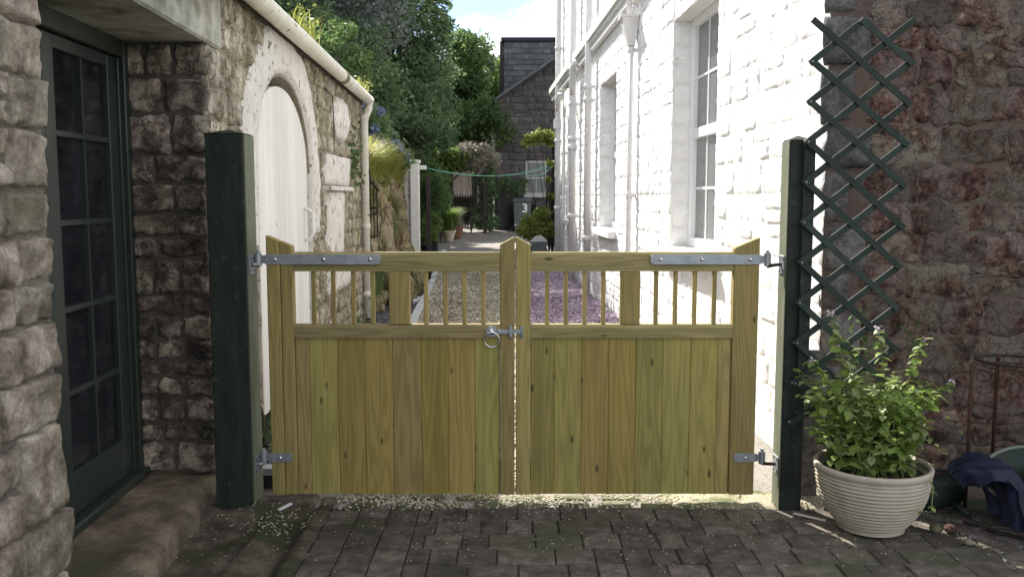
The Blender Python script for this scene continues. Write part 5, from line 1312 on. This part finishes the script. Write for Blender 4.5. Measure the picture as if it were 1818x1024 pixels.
# washing line
wl_ = empty('washing_line', (0, 18, 1.9), 'green plastic washing line sagging across the lane', 'washing line')
A_ = Vector((x3 + .11, 15.32, 2.02)); B_ = Vector((gp.x - .03, 20.68, 2.28))
def sag(a, b, s, k=24): return [a.lerp(b, i / k) - Vector((0, 0, s * 4 * (i / k) * (1 - i / k))) for i in range(k + 1)]
for (db_, s) in ((Vector((0, 0, 0)), .20), (Vector((0, 0, -.06)), .17)):
    MB().tube(sag(A_, B_ + db_, s), .0055, 5).build('strand', M['line'], wl_)
q1 = sag(A_, B_, .20)[17]
MB().tube(sag(q1, B_ - Vector((0, 0, .08)), .12), .0075, 5).build('strand', M['line'], wl_)
# boundary wall left, beyond pillar
bw = empty('boundary_wall', (-2.2, 22, 0), 'low rubble boundary wall hidden by the climbing shrubs', 'wall')
mb = MB(); mb.hexa([(-2.1, 15.9, 0), (-1.95, 15.9, 0), (-2.5, 26.5, .4), (-2.7, 26.5, .4), (-2.1, 15.9, 1.8), (-1.95, 15.9, 1.8), (-2.5, 26.5, 1.9), (-2.7, 26.5, 1.9)])
mb.build('wall_core', M['dark_mortar'], bw)
MB().box(-2.6, -.75, 32.5, 32.8, .4, 2.3).build('garden_wall', M['dark_mortar'], loc=(-1.7, 32.6, .5), label='garden wall behind the picket gate', cat='wall')

# ================================================================== RIBBED POT AND HERB
PX, PY = 1.665, 4.06
pt = empty('ribbed_planter', (PX, PY, 0), 'large cream ribbed round planter in front of the red stone wall', 'plant pot')
prof = [(0, .006), (.135, .006), (.150, .012)]
nr = 15
for i in range(nr):
    t0 = i / nr; z0_ = .018 + t0 * .262; r_ = .143 + .108 * math.sin(t0 ** .82 * math.pi * .52)
    h = .262 / nr
    prof += [(r_ - .003, z0_), (r_ + .0035, z0_ + h * .3), (r_ + .004, z0_ + h * .6), (r_ - .002, z0_ + h * .92)]
prof += [(.252, .282), (.259, .286), (.261, .306), (.256, .313), (.243, .313), (.238, .300), (.233, .27), (.10, .262), (0, .262)]
MB().lathe(prof[:-3], (PX, PY, 0), 72).build('pot_body', M['plant_pot'], pt, smooth=True)
MB().lathe([(.235, .262), (.15, .272), (0, .275)], (PX, PY, 0), 36).build('soil', M['earth'], pt, smooth=True)
herb = empty('herb_plant', (PX, PY, .28), 'leafy green herb with tall pale sunlit tips filling the ribbed planter', 'plant')
# one leaf mesh, copied
def leaf_mesh():
    bm = bmesh.new(); prof_ = [(0, .002), (.18, .20), (.42, .30), (.7, .22), (.9, .09), (1, 0.004)]
    rows = []
    for t, w in prof_:
        zz = -.22 * t * t + .05 * t
        rows.append([bm.verts.new((-w, t, zz + .07 * (w > .05))), bm.verts.new((0, t, zz)), bm.verts.new((w, t, zz + .07 * (w > .05)))])
    for a, b in zip(rows[:-1], rows[1:]):
        bm.faces.new((a[0], a[1], b[1], b[0])); bm.faces.new((a[1], a[2], b[2], b[1]))
    me = bpy.data.meshes.new('leaf'); bm.to_mesh(me); bm.free(); me.materials.append(M['leaf_herb']); me.shade_smooth()
    return me
lm = leaf_mesh()
lv = np.array([v.co[:] for v in lm.vertices]); lf = np.array([list(p.vertices) for p in lm.polygons])
rh = random.Random(17); placed = 0; extraV = []; extraF = []; flw = []
stems = MB()
tips = [(1475, 556, 4.12), (1560, 585, 4.08), (1640, 602, 4.12), (1690, 678, 4.10), (1440, 640, 4.05), (1500, 640, 4.0), (1600, 660, 4.0), (1535, 660, 3.95), (1412, 655, 4.10), (1420, 700, 4.15), (1450, 690, 3.95), (1660, 700, 4.05), (1580, 700, 3.9), (1625, 690, 4.2), (1520, 620, 4.2)]
for k in range(60):
    tips.append((rh.uniform(1435, 1655), rh.uniform(665, 790), rh.uniform(3.92, 4.32)))
tips.append((1607, 905, 3.84)); lower = len(tips) - 1
lvs = []
for si, (u, v, Y) in enumerate(tips):
    tip = at(u, v, Y)
    if si == lower: base = Vector((1.83, 3.90, .31)); path = [base, Vector((1.845, 3.84, .27)), Vector((1.835, 3.825, .16)), tip]
    else:
        base = Vector((PX + rh.uniform(-.16, .16), PY + rh.uniform(-.15, .15), .27))
        path = [base, base.lerp(tip, .45) + Vector((rh.uniform(-.03, .03), 0, .05)), base.lerp(tip, .8) + Vector((rh.uniform(-.015, .015), 0, .02)), tip]
    stems.tube(path, [.0035, .003, .0022, .0014], 5)
    L_ = (tip - base).length; nodes = max(5, int(L_ / (.034 if si < 5 else .042)))
    for q in range(1, nodes + 1):
        t = q / nodes
        seg = min(2, int(t * 3)) ; f = t * 3 - seg; p = path[seg].lerp(path[seg + 1], f)
        a = rh.uniform(0, 6.28) if q % 2 else (a + 1.57 if q > 1 else 0)
        sz = (.070 - .034 * t) * rh.uniform(.75, 1.35) if si < 4 or si == lower else (.062 - .026 * t) * rh.uniform(.7, 1.35)
        if si == lower: sz *= .5
        for s in (0, math.pi): lvs.append((p, sz, a + s + rh.uniform(-.3, .3), rh.uniform(-.75, .4)))
        if t > .5 and rh.random() < .5:
            lvs.append((p, sz * .5, a + 1.2, .3)); lvs.append((p, sz * .5, a + 4.3, .3))
    if si < 5: flw.append(tip)
for _ in range(240):
    p = Vector((PX + rh.gauss(0, .13), PY - .03 + rh.gauss(0, .10), rh.uniform(.30, .58))); lvs.append((p, rh.uniform(.025, .055), rh.uniform(0, 6.28), rh.uniform(-.6, .5)))
lvs.sort(key=lambda q: -q[1] * (1.0 if q[0].y < 4.15 else .5))
for (p, sz, a, tl) in lvs:
    if placed < 298:
        child('leaf', lm, herb, p - herb.location, (tl, rh.uniform(-.6, .6), a), (sz * 1.25, sz, sz)); placed += 1
    else:
        Mx = Matrix.Translation(p) @ Matrix.Rotation(a, 4, 'Z') @ Matrix.Rotation(tl, 4, 'X') @ Matrix.Diagonal((sz * 1.25, sz, sz, 1))
        A3 = np.array(Mx)[:3, :3]; extraF.append(lf + len(extraV) * len(lv)); extraV.append(lv @ A3.T + np.array(p))
np_mesh('small_leaves', np.concatenate(extraV), np.concatenate(extraF), M['leaf_herb'], parent=herb, smooth=True, kind='stuff')
stems.build('stem', M['leaf_herb'], herb, smooth=True)
g = np.random.default_rng(14)
for t in flw:
    leaves('flower', np.array(t)[None] + g.normal(0, .007, (16, 3)), .007, M['flower'], g, parent=herb, asp=.8)
# faint maple-like shoot behind, against the wall
mp_ = empty('wall_shoot', (1.66, 4.5, 0), 'thin leafy shoot against the red wall behind the herb', 'plant')
g = np.random.default_rng(15)
P = np.array([at(1535 + g.normal(0, 16), 600 + g.normal(0, 22), 4.5) for _ in range(46)] + [at(1620 + g.normal(0, 12), 600 + g.normal(0, 18), 4.5) for _ in range(20)])
leaves('foliage', P, .024, M['leaf_mid'], g, parent=mp_, asp=.35)
MB().tube([(1.66, 4.5, 0), (1.72, 4.52, .5), at(1540, 570, 4.5)], .003, 5).build('stem', M['trunk'], mp_)

# ================================================================== JUNK BESIDE THE RED WALL
sd = empty('plant_stand', (2.50, 4.35, 0), 'rusty iron plant stand with a flat ring top at the right edge', 'plant stand')
SY = 4.35
rc = at(1795, 640, SY); rad = .155
MB().tube([(rc.x + rad * math.cos(a), SY + rad * math.sin(a), rc.z) for a in [2 * math.pi * i / 40 for i in range(41)]], .007, 8, caps=False).build('ring', M['dark_metal'], sd, smooth=True)
MB().tube([(rc.x + (rad - .03) * math.cos(a), SY + (rad - .03) * math.sin(a), rc.z - .03) for a in [2 * math.pi * i / 40 for i in range(41)]], .004, 6, caps=False).build('inner_ring', M['rust'], sd, smooth=True)
for (ax, ay) in ((-rad * 1.25, -.01), (rad * .9, -.12), (.02, rad)):
    MB().tube([(rc.x + ax, SY + ay, 0), (rc.x + ax, SY + ay, rc.z - .02), (rc.x + ax * .9, SY + ay * .9, rc.z)], .010, 8).build('leg', M['rust'], sd, smooth=True)
    sp = []
    for i in range(26):
        t = i / 25 * 2.4 * math.pi; r_ = .045 * (1 - i / 32)
        sp.append((rc.x + ax * .72 + r_ * math.cos(t) * (1 if ax < 0 else -1), SY + ay * .8, rc.z - .08 + r_ * math.sin(t)))
    MB().tube(sp, .0035, 6).build('scroll', M['rust'], sd, smooth=True)
MB().bar((rc.x - rad * 1.25, SY - .01, rc.z - .015), (rc.x + rad * .9, SY - .12, rc.z - .015), .012, .006).build('stretcher', M['rust'], sd)
# slumped navy plastic sheet: arched lump
def lump(name, path, rads, mat, label, cat, fl=1.0, amp=.02, n=14):
    P_ = []; R_ = []
    for i in range(len(path) - 1):
        for k in range(5):
            P_.append(Vector(path[i]).lerp(Vector(path[i + 1]), k / 5)); R_.append(rads[i] + (rads[i + 1] - rads[i]) * k / 5)
    path = P_ + [Vector(path[-1])]; rads = R_ + [rads[-1]]
    m = MB().tube(path, rads, n)
    m.v = [tuple(Vector(p) + Vector((1, 1, 1)) * amp * noise.noise(Vector(p) * 9) + Vector((0, 0, amp)) * noise.noise(Vector(p) * 22) * .5) for p in m.v]
    m.v = [(p[0], p[1], max(.004, p[2])) for p in m.v]
    return m.build(name, mat, smooth=True, loc=(path[0][0], path[0][1], 0), label=label, cat=cat)
q = lambda u, v, Y: tuple(at(u, v, Y))
tp = [q(1690, 846, 4.05), q(1706, 832, 4.05), q(1735, 822, 4.05), (q(1768, 822, 4.05)), q(1786, 850, 4.03), q(1791, 885, 4.0), q(1797, 925, 3.96)]
pts = []
for i in range(len(tp) - 1):
    for k in range(6): pts.append(Vector(tp[i]).lerp(Vector(tp[i + 1]), k / 6))
pts.append(Vector(tp[-1])); mb = MB(); ns = 15
for layer in (0, 1):
    for i, p in enumerate(pts):
        t = i / (len(pts) - 1); d = (pts[min(i + 1, len(pts) - 1)] - pts[max(i - 1, 0)]).normalized(); nrm = Vector((-d.z, 0, d.x)) if True else d
        wdt = .05 + .13 * min(1, t * 3)
        for j in range(ns):
            f = j / (ns - 1) - .5
            fold = .016 * math.sin(f * 17 + t * 5) * (.4 + t) + .02 * noise.noise(Vector((t * 6, f * 5, 3))) + .03 * (.25 - f * f) * 2
            v = p + Vector((0, 1, 0)) * f * wdt * 1.6 + nrm * (fold - layer * .045)
            mb.v.append((v.x, v.y, max(.004, v.z)))
m_ = len(pts)
for layer in (0, 1):
    o_ = layer * m_ * ns
    mb.f += [(o_ + i * ns + j, o_ + i * ns + j + 1, o_ + (i + 1) * ns + j + 1, o_ + (i + 1) * ns + j) for i in range(m_ - 1) for j in range(ns - 1)]
o_ = m_ * ns
mb.f += [(i * ns, (i + 1) * ns, o_ + (i + 1) * ns, o_ + i * ns) for i in range(m_ - 1)] + [(i * ns + ns - 1, (i + 1) * ns + ns - 1, o_ + (i + 1) * ns + ns - 1, o_ + i * ns + ns - 1) for i in range(m_ - 1)]
mb.f += [(j, j + 1, o_ + j + 1, o_ + j) for j in range(ns - 1)] + [((m_ - 1) * ns + j, (m_ - 1) * ns + j + 1, o_ + (m_ - 1) * ns + j + 1, o_ + (m_ - 1) * ns + j) for j in range(ns - 1)]
mb.build('tarpaulin', M['navy'], smooth=True, loc=(pts[0].x, pts[0].y, 0), label='navy blue plastic sheet folded in an arch beside the red wall', cat='tarpaulin')
# tipped garden tub with pale rim
tb = empty('garden_tub', (2.45, 4.0, 0), 'dark green garden tub with a pale rim tipped over at the right edge', 'tub')
c0 = Vector(q(1835, 880, 4.15)); prof = []
ax = Vector((-.25, -.35, .9)).normalized(); sx = ax.cross(Vector((0, 1, 0))).normalized(); sy = ax.cross(sx)
def tubring(h, r): return [c0 + ax * h + (sx * math.cos(a) + sy * math.sin(a)) * r for a in [2 * math.pi * i / 28 for i in range(28)]]
mb = MB(); hs = [(-.19, .13), (-.05, .18), (.12, .215), (.125, .20), (-.03, .165), (-.17, .12)]
for h, r_ in hs: mb.v += [tuple((p.x, p.y, max(.005, p.z))) for p in tubring(h, r_)]
for i in range(len(hs) - 1): mb.f += [(i * 28 + k, i * 28 + (k + 1) % 28, (i + 1) * 28 + (k + 1) % 28, (i + 1) * 28 + k) for k in range(28)]
mb.f += [tuple(range(28))[::-1]]
mb.build('tub_body', M['green_plastic'], tb, smooth=True)
MB().tube(tubring(.122, .213) + tubring(.122, .213)[:1], .010, 8, caps=False).build('rim', M['pale_rim'], tb, smooth=True)
# small green watering can on its side
wc = empty('watering_can', (2.05, 4.3, 0), 'small dark green watering can lying between planter and blue sheet', 'watering can')
cc = Vector((2.10, 4.33, .085))
MB().tube([cc + Vector((-.09, -.03, 0)), cc + Vector((-.085, -.03, 0)), cc + Vector((.08, .03, 0)), cc + Vector((.085, .03, 0))], [.05, .08, .085, .06], 18).build('can_body', M['green_plastic'], wc, smooth=True)
MB().tube([cc + Vector((-.09, -.02, .02)), cc + Vector((-.13, -.03, .08)), cc + Vector((-.05, -.02, .115)), cc + Vector((.05, .01, .10))], .009, 8).build('handle', M['green_plastic'], wc, smooth=True)
MB().tube([cc + Vector((.05, -.05, -.04)), cc + Vector((.08, -.16, -.06))], [.018, .012], 10).build('spout', M['green_plastic'], wc, smooth=True)
# pebbles, twigs, leaves along the wall foot
for i, (u, v, s, lab) in enumerate(((1665, 868, .030, 'greenish pebble nearest the planter'), (1690, 872, .028, 'reddish pebble beside the watering can'), (1720, 942, .022, 'small pale pebble in front of the blue sheet'))):
    p = at(u, v, 4.0 if i < 2 else 3.85); mb = MB(); prof = [(math.sin(t) * s, s * .7 - math.cos(t) * s * .7) for t in [math.pi * k / 8 for k in range(9)]]
    mb.lathe(prof, (p.x, p.y, 0), 14); mb.v = [tuple(Vector(a) + Vector((1, 1, 0)) * s * .3 * noise.noise(Vector(a) * 20)) for a in mb.v]
    mb.build('pebble', [M['cobble'], M['red_stone'], M['stone_grey']][i], smooth=True, loc=(p.x, p.y, 0), label=lab, cat='pebble')
g = np.random.default_rng(18); n = 420
P = np.stack([g.normal(2.35, .22, n), g.normal(3.92, .22, n), .008 + g.random(n) * .012], 1); P = P[P[:, 0] > 1.98]
chips('twig_litter', P, (.010, .045), (.0015, .004), (.001, .003), M['litter'] if False else M['chip_dark'], 'twigs and dead leaves along the foot of the red wall', 19, cat='litter')
MB().bar((2.12, 4.1, .012), (2.52, 3.62, .012), .012, .012).build('thin_cane', M['dark_metal'], loc=(2.3, 3.85, 0), label='thin grey cane lying on the paving below the plant stand', cat='cane')
a, b = at(1430, 912, 4.06), at(1484, 927, 4.0)
MB().bar((a.x, 4.23, .010), (b.x, 4.13, .010), .022, .006).build('split_stick', M['twig'], loc=(a.x, 4.18, 0), bevel=.002, label='pale split stick on the paving left of the planter', cat='stick')
a = at(512, 893, 4.33)
MB().bar((a.x - .02, 4.22, .03), (a.x + .03, 4.27, .045), .022, .004).build('paper_scrap', M['white_pvc'], loc=(a.x, 4.25, 0), label='scrap of white card by the hinge side of the left gate leaf', cat='scrap')
# ivy root on the wall seen in the left gap
MB().tube([(-1.50, 5.35, .02), (-1.52, 5.4, .2), (-1.54, 5.35, .35), (-1.56, 5.45, .6)], [.014, .011, .008, .005], 6).build('bare_root', M['trunk'], smooth=True, loc=(-1.5, 5.35, 0), label='bare brown stem climbing the wall behind the left post', cat='stem')
